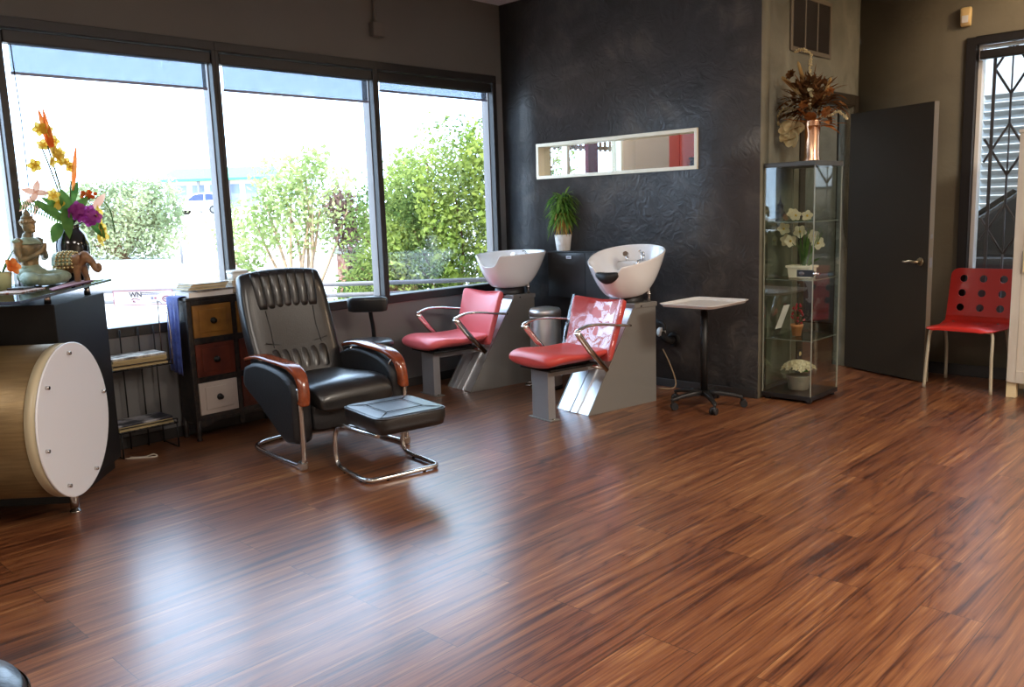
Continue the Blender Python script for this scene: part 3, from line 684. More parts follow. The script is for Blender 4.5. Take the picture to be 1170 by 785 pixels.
# ================================================================ backwash units
def backwash(label, loc, tilt, vinyl, wrapped):
    u = thing('backwash_chair', label, 'shampoo chair', loc, math.radians(-9.03), 'shampoo chairs with basins along the black wall')
    # cabinet pedestal with sloping polished front
    mb = MB(); poly = [(0, 0), (.65, 0), (.65, .705), (.45, .705)]
    for sg in (-1, 1): mb.prism(poly, lambda p: V((sg*.165, p[0], p[1])), lambda p: V((sg*.158, p[0], p[1])))
    mb.span(-.158, .158, .64, .65, 0, .705); mb.span(-.158, .158, .45, .64, .695, .705)
    ped = mb.build('pedestal', MT['silver_paint'], u, bevel=.0015)
    mb = MB(); p = [(.004, .0), (.454, .703), (.50, .703), (.05, .0)]
    mb.prism([(.006, .002), (.45, .695), (.47, .695), (.026, .002)], lambda q: V((-.157, q[0], q[1])), lambda q: V((.157, q[0], q[1])))
    fp = mb.build('front_panel', MT['steel_bright'], u)
    mb = MB()
    for x in (-.075, .0): mb.prism([(.0, .0), (.28, .437), (.30, .437), (.02, .0)], lambda q: V((x+.03*q[1], q[0]-.012, q[1]+.004)), lambda q: V((x+.05+.06*q[1], q[0]-.004, q[1]+.004)))
    mb.build('panel_rib', MT['steel_bright'], fp)
    mb = MB(); mb.span(-.172, .172, .435, .657, .68, .712); mb.build('pedestal_cap', MT['silver_paint'], u, bevel=.003)
    mb = MB(); mb.cyl((.172, .50, .692), (.175, .50, .692), .006, seg=10); mb.build('cap_screw', MT['black_metal'], u)
    # front leg and beam
    mb = MB(); mb.span(-.085, .085, -.275, -.215, .008, .335); mb.build('front_leg', MT['silver_light'], u, bevel=.004)
    mb = MB(); mb.span(-.07, .075, -.215, .23, .288, .335); mb.build('seat_beam', MT['silver_light'], u, bevel=.004)
    mb = MB(); mb.span(-.115, .115, -.285, -.20, 0, .008); fpz = mb.build('floor_plate', MT['silver_paint'], u, bevel=.003)
    for x in (-.1, .1): mb = MB(); mb.cyl((x, -.25, .008), (x, -.25, .015), .008, seg=8); mb.build('bolt', MT['chrome_soft'], fpz)
    # mechanism
    mb = MB(); mb.span(-.16, .16, -.31, .10, .336, .352); mb.span(-.12, .12, -.24, .06, .352, .372); mb.build('seat_plate', MT['black_metal'], u, bevel=.003)
    mb = MB(); mb.tube([(-.27, .06, .33), (.27, .06, .33)], .012, 10); mb.tube([(.05, -.26, .345), (.14, .02, .345)], .008, 8); mb.build('cross_bar', MT['chrome_soft'], u)
    # seat
    mb = MB(); st = []
    prof = ((-.385, .415, .160, .012), (-.380, .412, .190, .030), (-.36, .410, .218, .046), (-.32, .412, .240, .052), (-.25, .410, .250, .048), (-.16, .402, .252, .040), (-.06, .397, .246, .035), (.06, .402, .236, .036), (.14, .410, .226, .035), (.19, .417, .215, .026), (.205, .42, .2, .010))
    for y, z, a, b in prof: st.append(((0, y, z), a, b))
    mb.sup(st, ((1, 0, 0), (0, 0, 1)), 36, 2.7)
    mb.v = [(x, y, z+.030*(abs(x)/.25)**2.2*(1 if y > -.24 else max(0, (y+.385)/.145))-.004) for x, y, z in mb.v]; mb.build('seat', vinyl, u, sub=1)
    # backrest
    mb = MB(); st = []; fr = []
    for t in (0, .03, .10, .25, .45, .65, .82, .93, .985, 1.):
        h = .355+.385*t; y = .155+.165*t**1.15; hw = .228+.026*t**1.5; th = .034
        if t in (0, 1.): hw -= .02; th = .012
        elif t in (.03, .985): hw -= .005; th = .026
        st.append(((0, y, h), hw, th)); fr.append((V((1, 0, 0)), V((0, .92, -.39))))
    mb.sup(st, fr, 36, 4.5)
    def bend(v):
        x, y, z = v; t = (z-.355)/.385; q = (x/.23)**2
        return (x+.014, y-.05*q*(.4+.6*t), z+.022*q*max(0, t-.55)/.45-.018*(1-q)*max(0, t-.6)/.4)
    mb.v = [bend(v) for v in mb.v]; bk = mb.build('backrest', vinyl, u, sub=1)
    if wrapped:
        w = MB(); N, Mv = 26, 22; rows = []
        rnd = random.Random(3)
        for i in range(Mv+1):
            t = -.02+1.05*i/Mv; row = []
            for j in range(N+1):
                x = -.262+.524*j/N; z = .355+.385*t; y = .155+.165*max(0, t)**1.15-.041-.008*noise.noise(V((x*14, z*16, 2.)))-.006*abs(noise.noise(V((x*30+z*18, z*9, 5.))))
                q = (x/.23)**2; edge = 1 if j in (0, N) else 0
                row.append(V(bend((x, y+(.03 if edge else 0), z))))
            rows.append(row)
        w.rings(rows, closed=False, caps=False); ob = w.build('plastic_cover', MT['wrap'], u); ob['label'] = 'clear crinkled plastic cover'
    # chrome arms
    for sg in (-1, 1):
        mb = MB(); x = sg*.272
        top = arc_pts([(x, .29, .590), (x, .16, .606), (x, .03, .624), (x, -.09, .626), (x, -.175, .603)], 4); mb.tube(top, [.013]*len(top), 10, flat=(.75, 1.5), up=(0, 0, 1))
        mb.tube([(x, -.185, .600), (x, -.155, .565), (x, -.075, .47), (x, .08, .315)], [.014, .016, .015, .012], 10, flat=(1.5, .8), up=(0, 1, 0)); mb.ball((x, -.178, .600), (.018, .016, .012), 10, 6)
        mb.tube([(x, .285, .590), (x*.82, .29, .588)], .009, 8); mb.build('armrest', MT['chrome'], u)
    # basin
    b = bpy.data.objects.new('basin', None)
    N = 56; rows = []
    cy = .555
    def rim(q):      # q = 0 at the neck (front, -y)
        d = abs((q+PI) % (2*PI)-PI)
        ry = .385 if d < PI/2 else .40
        x = .255*math.sin(q)*(1-.16*math.cos(q)); y = -math.cos(q)*(.405 if d < PI/2 else .355)
        nk = max(0, 1-(d/.44)**4) if d < .44 else 0
        z = .272+.006*math.cos(q)*-1-.085*nk
        return V((x, y*(1-.10*nk), z)), nk
    mb = MB(); prf = [(0, 0), (.16, .05), (.34, .16), (.52, .32), (.68, .5), (.82, .70), (.92, .86), (.97, .95), (1, 1)]
    outer = []
    for (s, t) in prf:
        row = []
        for k in range(N):
            q = 2*PI*k/N; r, nk = rim(q); bx, by = .125*math.sin(q), -.125*math.cos(q)
            row.append(V((bx+(r.x-bx)*s, .53+by+((r.y+cy-.53)-by)*s, .762+r.z*t**1.0)))
        outer.append(row)
    inner = []
    for (s, t) in reversed(prf[1:]):
        row = []
        for k in range(N):
            q = 2*PI*k/N; r, nk = rim(q); bx, by = .10*math.sin(q), -.10*math.cos(q)
            row.append(V((bx+(r.x*.945-bx)*s, .53+by+((r.y*.955+cy-.53)-by)*s, .762+.018+(r.z-.018)*t)))
        inner.append(row)
    lip = [[(a+c)/2+V((0, 0, .004)) for a, c in zip(outer[-1], inner[0])]]
    floor_ = [[V((.09*math.sin(2*PI*k/N), .53-.09*math.cos(2*PI*k/N), .776)) for k in range(N)]]
    allr = outer+lip+inner+floor_
    Rt = Matrix.Rotation(-math.radians(tilt), 3, 'X'); piv = V((0, .53, .765))
    Rz_ = Matrix.Rotation(math.radians(25), 3, 'Z'); rot = lambda v: Rz_ @ (Rt.inverted() @ (V(v)-piv))+piv
    mb.rings([[rot(v) for v in r] for r in allr], True, True); bowl = mb.build('basin', MT['porcelain'], u, sub=1)
    def sub_part(name, m, mat, **kw):
        m.v = [tuple(rot(v)) for v in m.v]; return m.build(name, mat, bowl, **kw)
    m = MB(); m.lathe([(.0, 0), (.122, 0), (.122, .012), (.115, .056), (0, .056)], (0, .53, .708)); m.build('swivel_collar', MT['black_plastic'], u)
    # taps on the rear ledge
    m = MB(); m.sup([((-.13, .74, .92), .03, .03), ((0, .76, .925), .03, .03), ((.13, .74, .92), .03, .03)], ((0, 1, 0), (0, 0, 1)), 16, 3); sub_part('tap_ledge', m, MT['porcelain'])
    m = MB(); m.cyl((.06, .75, .94), (.06, .75, 1.0), .016, .014); m.ball((.06, .75, 1.003), .016, 12, 6); m.tube([(.06, .75, 1.0), (.06, .70, 1.035), (.065, .66, 1.043)], [.008, .008, .006], 8); m.tube([(.06, .75, .96), (.05, .68, .965), (.045, .65, .945)], [.012, .011, .010], 8); sub_part('mixer_tap', m, MT['chrome'])
    m = MB(); m.tube([(-.06, .75, .94), (-.06, .75, .985)], .012, 10); m.cyl((-.06, .755, 1.0), (-.06, .715, 1.012), .014, .019); sub_part('spray_head', m, MT['chrome'])
    if wrapped:
        m = MB(); pts = []
        for k in range(-6, 7):
            q = k/6*.37; r, nk = rim(q); pts.append(V((r.x*1.0, cy+r.y*.985-.004, .762+.192+.022*(k/6)**2)))
        st = []; fr = []
        for i, p_ in enumerate(pts):
            e = math.sin(PI*(i+.6)/(len(pts)+.2))**.5; st.append((p_+V((0, 0, .006)), .030*e, .040*e)); fr.append((V((0, 1, 0)), V((0, 0, 1))))
        m.sup(st, fr, 16, 2.4); sub_part('neck_rest', m, MT['black_plastic'])
    m = MB(); m.cyl((.135, .615, .71), (.135, .615, .80), .011); m.cyl((.135, .615, .755), (.135, .615, .775), .014); m.build('water_pipe', MT['chrome_soft'], u)
    return u
backwash('pink backwash chair with level white basin under the corner of the window', (-4.884, 4.41, 0), 0, MT['pink_vinyl'], False)
backwash('red backwash chair with plastic covered backrest and tipped white basin beside the tray stand', (-3.68, 4.35, 0), 9, MT['pink_vinyl2'], True)

# ================================================================ wall cabinet, plant, bin, tray stand
t = thing('wall_cabinet', 'flat black wall cabinet between the two basins with a small white label', 'cabinet', (-4.665, YB, .655))
D_ = .175
mb = MB(); mb.span(0, .78, -D_+.022, -.0, .0, .370); mb.build('body', MT['black_satin'], t, bevel=.003)
for i in range(2):
    x0 = .004+i*.388; N = 10; rows = []
    mb = MB(); A = []
    for zz in range(9):
        z = .006+.36*zz/8; row = []
        for k in range(N+1):
            u_ = k/N; dip = .016*max(0, 1-((u_-.5)/.42)**2)*max(0, (z-.26)/.11)
            row.append(V((x0+.383*u_, -D_-.004+dip, z)))
        A.append(row)
    mb.rings(A, closed=False, caps=False); mb.rings([[v+V((0, .02, 0)) if False else V((v.x, -D_+.02, v.z)) for v in r] for r in A], closed=False, caps=False)
    for e in ([r[0] for r in A], [r[-1] for r in A], A[0], A[-1]): mb.rings([e, [V((v.x, -D_+.02, v.z)) for v in e]], closed=False, caps=False)
    d = mb.build('flap_door', MT['black_satin'], t, smooth=False)
    if i == 0:
        mb = MB(); mb.span(.20, .25, -D_-.0065, -D_-.003, .318, .342); l = mb.build('label_plate', MT['figs'], d, bevel=.001)
        mb = MB()
        for k in range(6): mb.span(.208+k*.006, .2115+k*.006, -D_-.0072, -D_-.0064, .326, .334)
        mb.build('label_print', MT['sign_blue'], l)
mb = MB(); mb.span(-.004, .784, -D_-.006, 0, .371, .378); mb.build('top_board', MT['black_satin'], t, bevel=.002)

t = thing('potted_bamboo', 'small potted bamboo plant in a white textured pot on the black wall cabinet', 'plant', (-4.565, 5.335, 1.0335))
mb = MB(); mb.lathe([(0, 0), (.052, 0), (.055, .004), (.070, .125), (.070, .13), (.064, .13), (.060, .11), (0, .108)], seg=32); mb.build('pot', M('diamond_texture_pot', lin(236, 232, 226), .35, bump=(60, .8, 0)), t)
rn = random.Random(11); mb = MB()
for k in range(9):
    a = k*.7; r = .028 if k else 0; p = V((r*math.cos(a), r*math.sin(a), .105)); h = rn.uniform(.10, .2); mb.tube([p, p+V((rn.uniform(-.01, .01), 0, h*.5)), p+V((rn.uniform(-.02, .02), rn.uniform(-.02, .02), h))], .006, 7)
mb.build('canes', LM['dry_tan'], t)
mb = MB()
for k in range(330):
    a = rn.uniform(0, 2*PI); z = rn.uniform(.25, .45); r = .05*rn.random(); el = rn.uniform(-.6, .7) if z < .38 else rn.uniform(-.2, 1.0)
    p = V((r*math.cos(a), r*math.sin(a), z)); d = V((math.cos(a)*math.cos(el), math.sin(a)*math.cos(el), math.sin(el)))
    mb.leaf(p, d, rn.uniform(.08, .15), rn.uniform(.006, .011), rn.uniform(.3, 1.1), 4)
mb.v = [(x, min(y, .085), z) for x, y, z in mb.v]; mb.build('foliage', LM['bamboo'], t)
mb = MB()
for k in range(50):
    a = rn.uniform(0, 2*PI); p = V((.05*math.cos(a), .05*math.sin(a), rn.uniform(.20, .31))); mb.leaf(p, V((math.cos(a)*.4, math.sin(a)*.4, -1)), rn.uniform(.06, .1), .008, .2, 3)
mb.build('dry_leaves', LM['bamboo_dry'], t)

t = thing('trash_can', 'brushed steel pedal bin standing between the two shampoo chairs', 'bin', (-4.36, 4.86, 0), -.7)
mb = MB(); mb.lathe([(0, .004), (.118, .004), (.120, .02), (.120, .555), (.118, .565), (0, .565)], seg=44); mb.build('body', MT['steel'], t)
mb = MB(); mb.lathe([(.122, .0), (.122, .03), (0, .03)], seg=44); mb.lathe([(.124, .0), (.124, .02), (.0, .02)], seg=44); mb.build('base_ring', MT['black_plastic'], t)
mb = MB(); mb.lathe([(.123, .568), (.123, .605), (.112, .622), (.06, .632), (0, .634)], seg=44); mb.build('lid', MT['steel'], t)
mb = MB(); mb.tube(arc_pts([(-.05, -.10, .045), (-.045, -.15, .035), (0, -.165, .03), (.045, -.15, .035), (.05, -.10, .045)], 4), .006, 8); mb.build('pedal', MT['chrome_soft'], t)

t = thing('tray_stand', 'rolling instrument tray stand with shallow steel tray, black post and five casters', 'trolley', (-3.06, 5.02, 0))
mb = MB(); rows = []
for (z, a, b) in ((.700, .185, .225), (.702, .195, .235), (.722, .205, .245), (.724, .213, .253), (.722, .213, .253), (.716, .206, .246), (.7055, .192, .232)):
    row = []
    for k in range(48):
        q = 2*PI*k/48; c, s = math.cos(q), math.sin(q); row.append(V((a*math.copysign(abs(c)**.2, c), b*math.copysign(abs(s)**.2, s), z)))
    rows.append(row)
mb.rings(rows, True, True); tr = mb.build('tray', MT['tray_steel'], t)
mb = MB(); mb.cyl((0, 0, .09), (0, 0, .67), .0245); mb.cyl((0, 0, .4), (0, 0, .69), .019); mb.build('post', MT['black_metal'], t)
mb = MB(); mb.cyl((0, 0, .66), (0, 0, .698), .026, .040); mb.span(-.06, .06, -.06, .06, .692, .6995); mb.build('tray_bracket', MT['black_metal'], t)
mb = MB(); mb.cyl((0, 0, .078), (0, 0, .115), .045, .034); mb.build('hub', MT['black_plastic'], t)
for k in range(5):
    a = math.radians(-43+72*k); c, s = math.cos(a), math.sin(a)
    mb = MB(); st = []; fr = []
    for r, z, hw, hh in ((.02, .097, .024, .02), (.10, .095, .020, .017), (.19, .084, .016, .013), (.245, .072, .014, .011), (.256, .070, .012, .008)): st.append(((r*c, r*s, z), hw, hh)); fr.append((V((-s, c, 0)), V((0, 0, 1))))
    mb.sup(st, fr, 14, 4); l = mb.build('base_leg', MT['black_plastic'], t)
    mb = MB(); px_, py_ = .25*c, .25*s; b = a+.8+k*.9; ax = V((math.cos(b), math.sin(b), 0)); q = V((px_, py_, .0255))+ax.cross(V((0, 0, 1)))*.012
    for sg in (-1, 1): mb.cyl(q+ax*sg*.006, q+ax*sg*.022, .0255, .024, 16)
    mb.cyl((px_, py_, .045), (px_, py_, .072), .009, seg=10); mb.ball(q+V((0, 0, .012)), (.02, .02, .02), 10, 6); mb.build('caster', MT['black_plastic'], l)

t = thing('water_valve', 'black and silver water supply valve on the black wall beside the basin pedestal', 'valve', (-3.575, YB, .365))
mb = MB(); mb.lathe([(0, 0), (.06, 0), (.058, .008), (.04, .014), (0, .015)], seg=28); mb.v = [(x, -z, y) for x, y, z in mb.v]; mb.build('wall_flange', MT['black_plastic'], t)
mb = MB(); mb.tube(arc_pts([(0, -.012, 0), (0, -.06, 0), (-.02, -.085, .02), (-.05, -.085, .06)], 4), .026, 12); mb.build('elbow', MT['black_plastic'], t)
mb = MB(); mb.cyl((-.035, -.085, .065), (-.07, -.085, .065), .036, seg=18); mb.build('slip_nut', MT['white_plastic'], t)
mb = MB(); mb.tube(arc_pts([(-.02, -.085, .08), (-.035, -.085, .13), (-.09, -.085, .15)], 5), .016, 10); mb.build('hose', MT['black_plastic'], t)
mb = MB(); mb.tube(arc_pts([(-3.625, 5.36, .30), (-3.585, 5.37, .22), (-3.54, 5.385, .10), (-3.525, 5.38, .03), (-3.54, 5.34, .008), (-3.62, 5.30, .008)], 6), .0055, 8)
tag(mb.build('supply_cable', MT['cord_tan']), 'thin tan cable hanging down the black wall beside the tray stand', 'cable')
# ================================================================ glass display case and what it holds
cx, cy = -2.687, 5.682
t = thing('display_case', 'tall glass display case with black base and top beside the black wall corner', 'display case', (cx, cy, 0))
hx_, hy_ = .1825, .215
mb = MB(); mb.span(-hx_, hx_, -hy_, hy_, .018, .05); mb.build('base', MT['black_satin'], t, bevel=.004)
for sx in (-1, 1):
    for sy in (-1, 1): mb = MB(); mb.cyl((sx*.15, sy*.18, 0), (sx*.15, sy*.18, .018), .022, seg=14); mb.build('foot', MT['black_plastic'], t)
mb = MB(); mb.span(-hx_, hx_, -hy_, hy_, 1.598, 1.63); mb.build('top', M('dark_grey_case_top', lin(74, 72, 66), .45), t, bevel=.003)
q = .006
for nm, b in (('glass_side', (-hx_+q, -hx_+q+.004, -hy_+q, hy_-q)), ('glass_side', (hx_-q-.004, hx_-q, -hy_+q, hy_-q)), ('glass_back', (-hx_+q+.005, hx_-q-.005, hy_-q-.004, hy_-q)), ('glass_door', (-hx_+q+.005, hx_-q-.005, -hy_+q, -hy_+q+.004))):
    mb = MB(); mb.span(*b, .05, 1.598); mb.build(nm, MT['case_glass'], t)
mb = MB()
for sx in (-1, 1):
    for sy in (-1, 1): mb.span(sx*(hx_-q-.001)-.003, sx*(hx_-q-.001)+.003, sy*(hy_-q)-.003, sy*(hy_-q)+.003, .05, 1.598)
mb.build('edge_strip', M('grey_green_glass_edge', lin(150, 152, 138), .25), t)
for z in (.432, .844, 1.235):
    mb = MB(); mb.span(-hx_+.016, hx_-.016, -hy_+.020, hy_-.016, z-.006, z); s = mb.build('shelf', MT['shelf_glass'], t)
    mb = MB(); mb.span(-hx_+.016, hx_-.016, -hy_+.0195, -hy_+.0205, z-.006, z); mb.span(hx_-.0165, hx_-.0155, -hy_+.02, hy_-.016, z-.006, z); mb.build('shelf_edge', M('shelf_edge', lin(128, 134, 122), .25), s)
mb = MB(); mb.span(.07, .185, -hy_-.012, -hy_+.006, .868, .914); lk = mb.build('lock', MT['black_plastic'], t, bevel=.003)
mb = MB(); mb.cyl((.185, -hy_+.0, .89), (.205, -hy_+.0, .89), .016, .013, 18); mb.cyl((.205, -hy_, .89), (.225, -hy_, .89), .009, seg=12); mb.build('lock_knob', MT['chrome'], lk)
mb = MB(); mb.lathe([(.012, 0), (.012, .001), (0, .001)], seg=20, sx=1.6); mb.v = [(x+.105, -hy_-.0125-z, y+.891) for x, y, z in mb.v]; mb.build('lock_badge', MT['alu'], lk)

def petals(mb, c, n, r, k=5, w=.55, cup=.2, roll=0.):
    n = V(n).normalized(); a = n.orthogonal().normalized(); b = n.cross(a)
    for i in range(k):
        q = 2*PI*i/k+roll; d = (a*math.cos(q)+b*math.sin(q))*math.cos(cup)+n*math.sin(cup)
        mb.leaf(V(c), d, r, r*w, 0, 6, nrm=n, tip=.3 if w > .4 else .15, fold=.12, pw=.55 if w > .4 else .8)
cam = V((0, 0, 1.377))
ft = thing('potted_orchid', 'cream orchid in a white box pot on a glass shelf of the display case', 'plant', (cx-.0, cy, .8445))
mb = MB(); mb.rings([[V((sx*a, sy*b, z)) for sx, sy in ((-1, -1), (1, -1), (1, 1), (-1, 1))] for z, a, b in ((0, .075, .05), (.068, .082, .056), (.068, .092, .064), (.085, .092, .064), (.085, .082, .054), (.078, .080, .052))], True, True, False); mb.build('pot', MT['cream'], ft, bevel=.003)
bl = [(-.150, 0, 1.180), (-.135, .03, 1.10), (-.08, -.02, 1.095), (-.02, 0, 1.160), (.073, .02, 1.128), (.112, 0, 1.08)]
sm = MB(); pm = MB(); cm = MB(); rn = random.Random(5)
for i, (x, y, z) in enumerate(bl):
    z -= .8445; x = max(-.14, min(.13, x)); side = -1 if x < 0 else 1
    sm.tube(arc_pts([(.01*side, 0, .08), (.02*side, 0, .2), (x*.6, y, max(.22, z-.06)), (x, y+.012, z)], 4), .0028, 6)
    d = (cam-V((cx+x, cy+y, .8445+z))).normalized()+V((rn.uniform(-.4, .4), rn.uniform(-.2, .2), rn.uniform(-.1, .3)))
    pm = MB(); petals(pm, (x, y, z), d, .046, 5, .46, .15, rn.random()*6); ob = pm.build('bloom', LM['cream_petal'], ft); cm = MB(); cm.ball(V((x, y, z))+d.normalized()*.008, .008, 8, 6); cm.build('bloom_center', LM['yellow_petal'], ob)
sm.build('stem', MT['stem'], ft)
o2 = thing('orchid_spray', 'cream orchid blooms lying on the top glass shelf beside the black figurine', 'flowers', (cx, cy-.02, 1.2355))
mb = MB(); mb.tube(arc_pts([(-.09, .03, .006), (-.05, .0, .004), (.0, .02, .004), (.06, .02, .005)], 5), .003, 6); mb.build('stem', MT['stem'], o2)
for x, y, z in ((-.082, .03, .050), (-.04, .0, .036), (.027, .03, .032)):
    d = (cam-V((cx+x, cy+y, 1.2355+z))).normalized()+V((rn.uniform(-.3, .3), 0, .2)); pm = MB(); petals(pm, (x, y, z), d, .040, 5, .46, .15, rn.random()*6); pm.v = [(a_, b_, max(.001, c_)) for a_, b_, c_ in pm.v]; ob = pm.build('bloom', LM['cream_petal'], o2)
    cm = MB(); cm.ball(V((x, y, z))+d.normalized()*.008, .008, 8, 6); cm.build('bloom_center', LM['yellow_petal'], ob)
mb = MB()
for k in range(26):
    a = rn.uniform(0, 6.28); p = V((.02+.03*math.cos(a), .02*math.sin(a), .08)); mb.leaf(p, V((.25*math.cos(a)+.12, .25*math.sin(a), 1)), rn.uniform(.18, .31), .006, .05, 5)
mb.leaf((.05, 0, .08), (.8, -.1, .7), .15, .028, .2, 5); mb.leaf((-.04, 0, .08), (-1, -.2, .8), .12, .010, .5, 5)
mb.build('leaf_blades', LM['leaf'], ft)

ft = thing('lantern_figurine', 'small black spired figurine on the top glass shelf of the display case', 'figurine', (cx-.142, cy-.05, 1.2355))
mb = MB(); mb.lathe([(0, 0), (.035, 0), (.036, .012), (.022, .02), (.03, .04), (.038, .06), (.026, .07), (.020, .10), (.026, .105), (.017, .122), (.008, .135), (.006, .15), (.002, .172), (0, .175)], seg=22); mb.build('body', MT['figurine'], ft)
mb = MB()
for k in range(10): a = 2*PI*k/10; mb.leaf((.02*math.cos(a), .02*math.sin(a), .05), (math.cos(a), math.sin(a), .2), .03, .012, .1, 4)
mb.build('petal_skirt', MT['figurine'], ft)

ft = thing('berry_plant', 'tiny red berry sprig in a terracotta pot on the lowest glass shelf', 'plant', (cx-.03, cy, .4325))
mb = MB(); mb.lathe([(0, 0), (.030, 0), (.038, .06), (.043, .062), (.043, .082), (.037, .082), (.035, .065), (0, .065)], seg=26); mb.build('pot', MT['terracotta'], ft)
sm = MB(); bm_ = MB(); lm = MB()
for k in range(30):
    a = rn.uniform(0, 6.28); z = rn.uniform(.09, .23); r = .05*(1-(z-.09)/.2)+.004; p = V((r*math.cos(a), r*math.sin(a), z)); sm.tube([(0, 0, .065), (p*.5+V((0, 0, .03))), p], .0014, 5); bm_.ball(p, rn.uniform(.006, .010), 8, 6)
for k in range(7): a = k*.9; lm.leaf((0, 0, .1+.015*k), (math.cos(a), math.sin(a), .5), .05, .012, .2, 4)
sm.build('stem', MT['twig'], ft); bm_.build('berry_cluster', MT['berries'], ft); lm.build('foliage', LM['leaf'], ft)

ft = thing('potted_flowers', 'bunch of cream flowers in a ribbed silver pot on the display case floor', 'plant', (cx-.0, cy-.02, .0505))
prof = [(0, 0), (.062, 0)]
for k in range(8): prof += [(.066+.0016*k, .006+.012*k), (.071+.0016*k, .012+.012*k)]
prof += [(.080, .105), (.074, .105), (.07, .09), (0, .09)]
mb = MB(); mb.lathe(prof, seg=36); mb.build('pot', MT['ribbed'], ft)
pm = MB()
for k in range(34):
    a = k*2.4; r = .095*math.sqrt((k+.5)/34); z = .118+.075*math.sqrt(max(0, 1-(r/.105)**2)); c = (r*math.cos(a)*1.12, r*math.sin(a), z)
    pm = MB(); petals(pm, c, (r*math.cos(a)*9, r*math.sin(a)*9, .7), rn.uniform(.028, .036), 7, .34, .35, k); petals(pm, V(c)+V((0, 0, .006)), (r*math.cos(a)*9, r*math.sin(a)*9, .7), .02, 6, .4, .8, k); pm.build('bloom', LM['cream_petal'], ft)
lm = MB(); lm.leaf((.05, -.05, .15), (.9, -.3, .1), .055, .022, .2, 4); lm.leaf((.06, -.05, .15), (.4, -.9, .1), .05, .02, .2, 4); lm.build('foliage', LM['leaf'], ft)

ft = thing('acrylic_holder', 'clear acrylic card holder leaning on a low glass shelf of the display case', 'card holder', (cx-.115, cy-.06, .4325))
mb = MB(); Rm = Matrix.Rotation(math.radians(20), 3, 'Y'); mb.box((.0, 0, .125), (.004, .10, .24), R=Rm); mb.box((-.03, 0, .003), (.07, .10, .004)); mb.build('easel', MT['acrylic'], ft)
mb = MB(); mb.box((.006, 0, .135), (.002, .09, .18), R=Rm); mb.build('card', MT['paper'], ft)

# dried flowers in a copper vase on top of the case
ft = thing('dried_flower_arrangement', 'dried flower and leaf arrangement in a hammered copper vase on top of the display case', 'flower arrangement', (-2.632, 5.68, 1.6305))
mb = MB(); mb.lathe([(0, 0), (.055, 0), (.056, .01), (.050, .03), (.0495, .15), (.054, .265), (.056, .275), (.048, .275), (.046, .2), (0, .19)], seg=36); mb.build('vase', MT['copper'], ft)
rn = random.Random(21); o0 = V((0, 0, .24))
def spray(name, mat, spec):
    m = MB()
    for s in spec: m.leaf(*s[:2], s[2], s[3], s[4], 5)
    return m.build(name, mat, ft)
sp = []
for k in range(460):
    a = rn.uniform(0, 2*PI); el = rn.uniform(-.1, 1.4); d = V((math.cos(a)*math.cos(el)*1.1, math.sin(a)*math.cos(el)*.7, math.sin(el)))
    q_ = rn.uniform(.1, 1); sp.append((V((-.02+d.x*.18*q_, d.y*.14*q_, .34+d.z*.22*q_)), d+V((rn.uniform(-.7, .7), rn.uniform(-.7, .7), rn.uniform(-.4, .4))), rn.uniform(.045, .12), rn.uniform(.007, .024), rn.uniform(0, .6)))
spray('brown_foliage', LM['dry_brown'], sp)
sp = []
for k in range(46):
    a = rn.uniform(0, 2*PI); el = rn.uniform(-.15, .7); d = V((math.cos(a)*math.cos(el), math.sin(a)*math.cos(el)*.7, math.sin(el)))
    sp.append((o0+d*rn.uniform(.04, .16), d, rn.uniform(.06, .11), rn.uniform(.018, .034), rn.uniform(0, .5)))
spray('rust_leaf', LM['dry_rust'], sp)
for nm, p0, p1, r in (('cattail', (-.05, -.01, .42), (-.21, -.03, .58), .016), ('cattail', (-.05, .01, .47), (-.115, .01, .67), .013), ('cattail', (.08, -.01, .42), (.125, -.01, .535), .011)):
    m = MB(); a, b = V(p0), V(p1); m.tube([o0, a], .003, 6); m.tube([a, a.lerp(b, .05), a.lerp(b, .5), a.lerp(b, .93), b], [.005, r*.9, r, r*.8, .004], 10); m.build(nm, LM['dry_tan'], ft)
def beads(pts, r):
    m = MB(); P = arc_pts(pts, 8); m.tube(P, .002, 5)
    for i, p in enumerate(P[2:]):
        for j in range(2): m.ball(p+V((rn.uniform(-1, 1), rn.uniform(-1, 1), rn.uniform(-1, 1)))*r, rn.uniform(.6, 1)*r, 7, 5)
    return m.build('seed_spray', LM['dry_cream'], ft)
beads([(0, 0, .3), (-.01, 0, .48), (-.02, -.01, .6), (-.015, -.01, .70), (-.06, -.02, .735), (-.12, -.02, .735)], .008)
beads([(-.05, 0, .29), (-.13, -.02, .36), (-.20, -.03, .36), (-.24, -.03, .30), (-.22, -.03, .26), (-.17, -.03, .27)], .007)
beads([(.05, 0, .29), (.12, -.03, .29), (.18, -.03, .31), (.22, -.03, .29), (.25, -.03, .26)], .007)
beads([(0, -.03, .34), (0, -.06, .38), (.02, -.06, .44), (.0, -.06, .47)], .010)
for i, (x, y, z, r, mt) in enumerate([(-.15, -.02, .585, .042, 'dry_brown'), (-.03, -.07, .37, .040, 'dry_rust'), (.12, -.05, .31, .045, 'dry_rust'), (.13, -.03, .44, .036, 'dry_rust'), (-.02, 0, .52, .05, 'dry_brown'), (.05, .0, .40, .05, 'dry_brown')]):
    m = MB()
    for k in range(3): petals(m, V((x, y, z))+V((0, -.004*k, .004*k)), (rn.uniform(-.3, .3), -1, .5), r*(1-.25*k), 7, .4, .2+.35*k, k)
    m.build('dried_bloom', LM[mt], ft)
m = MB()
for k in range(14):
    a = rn.uniform(0, 6.28); c = V((-.125+.035*math.cos(a), -.045, .20+.045*math.sin(a))); petals(m, c, (rn.uniform(-.6, .3), -1, rn.uniform(-.3, .6)), rn.uniform(.045, .075), 4, .5, .35, a)
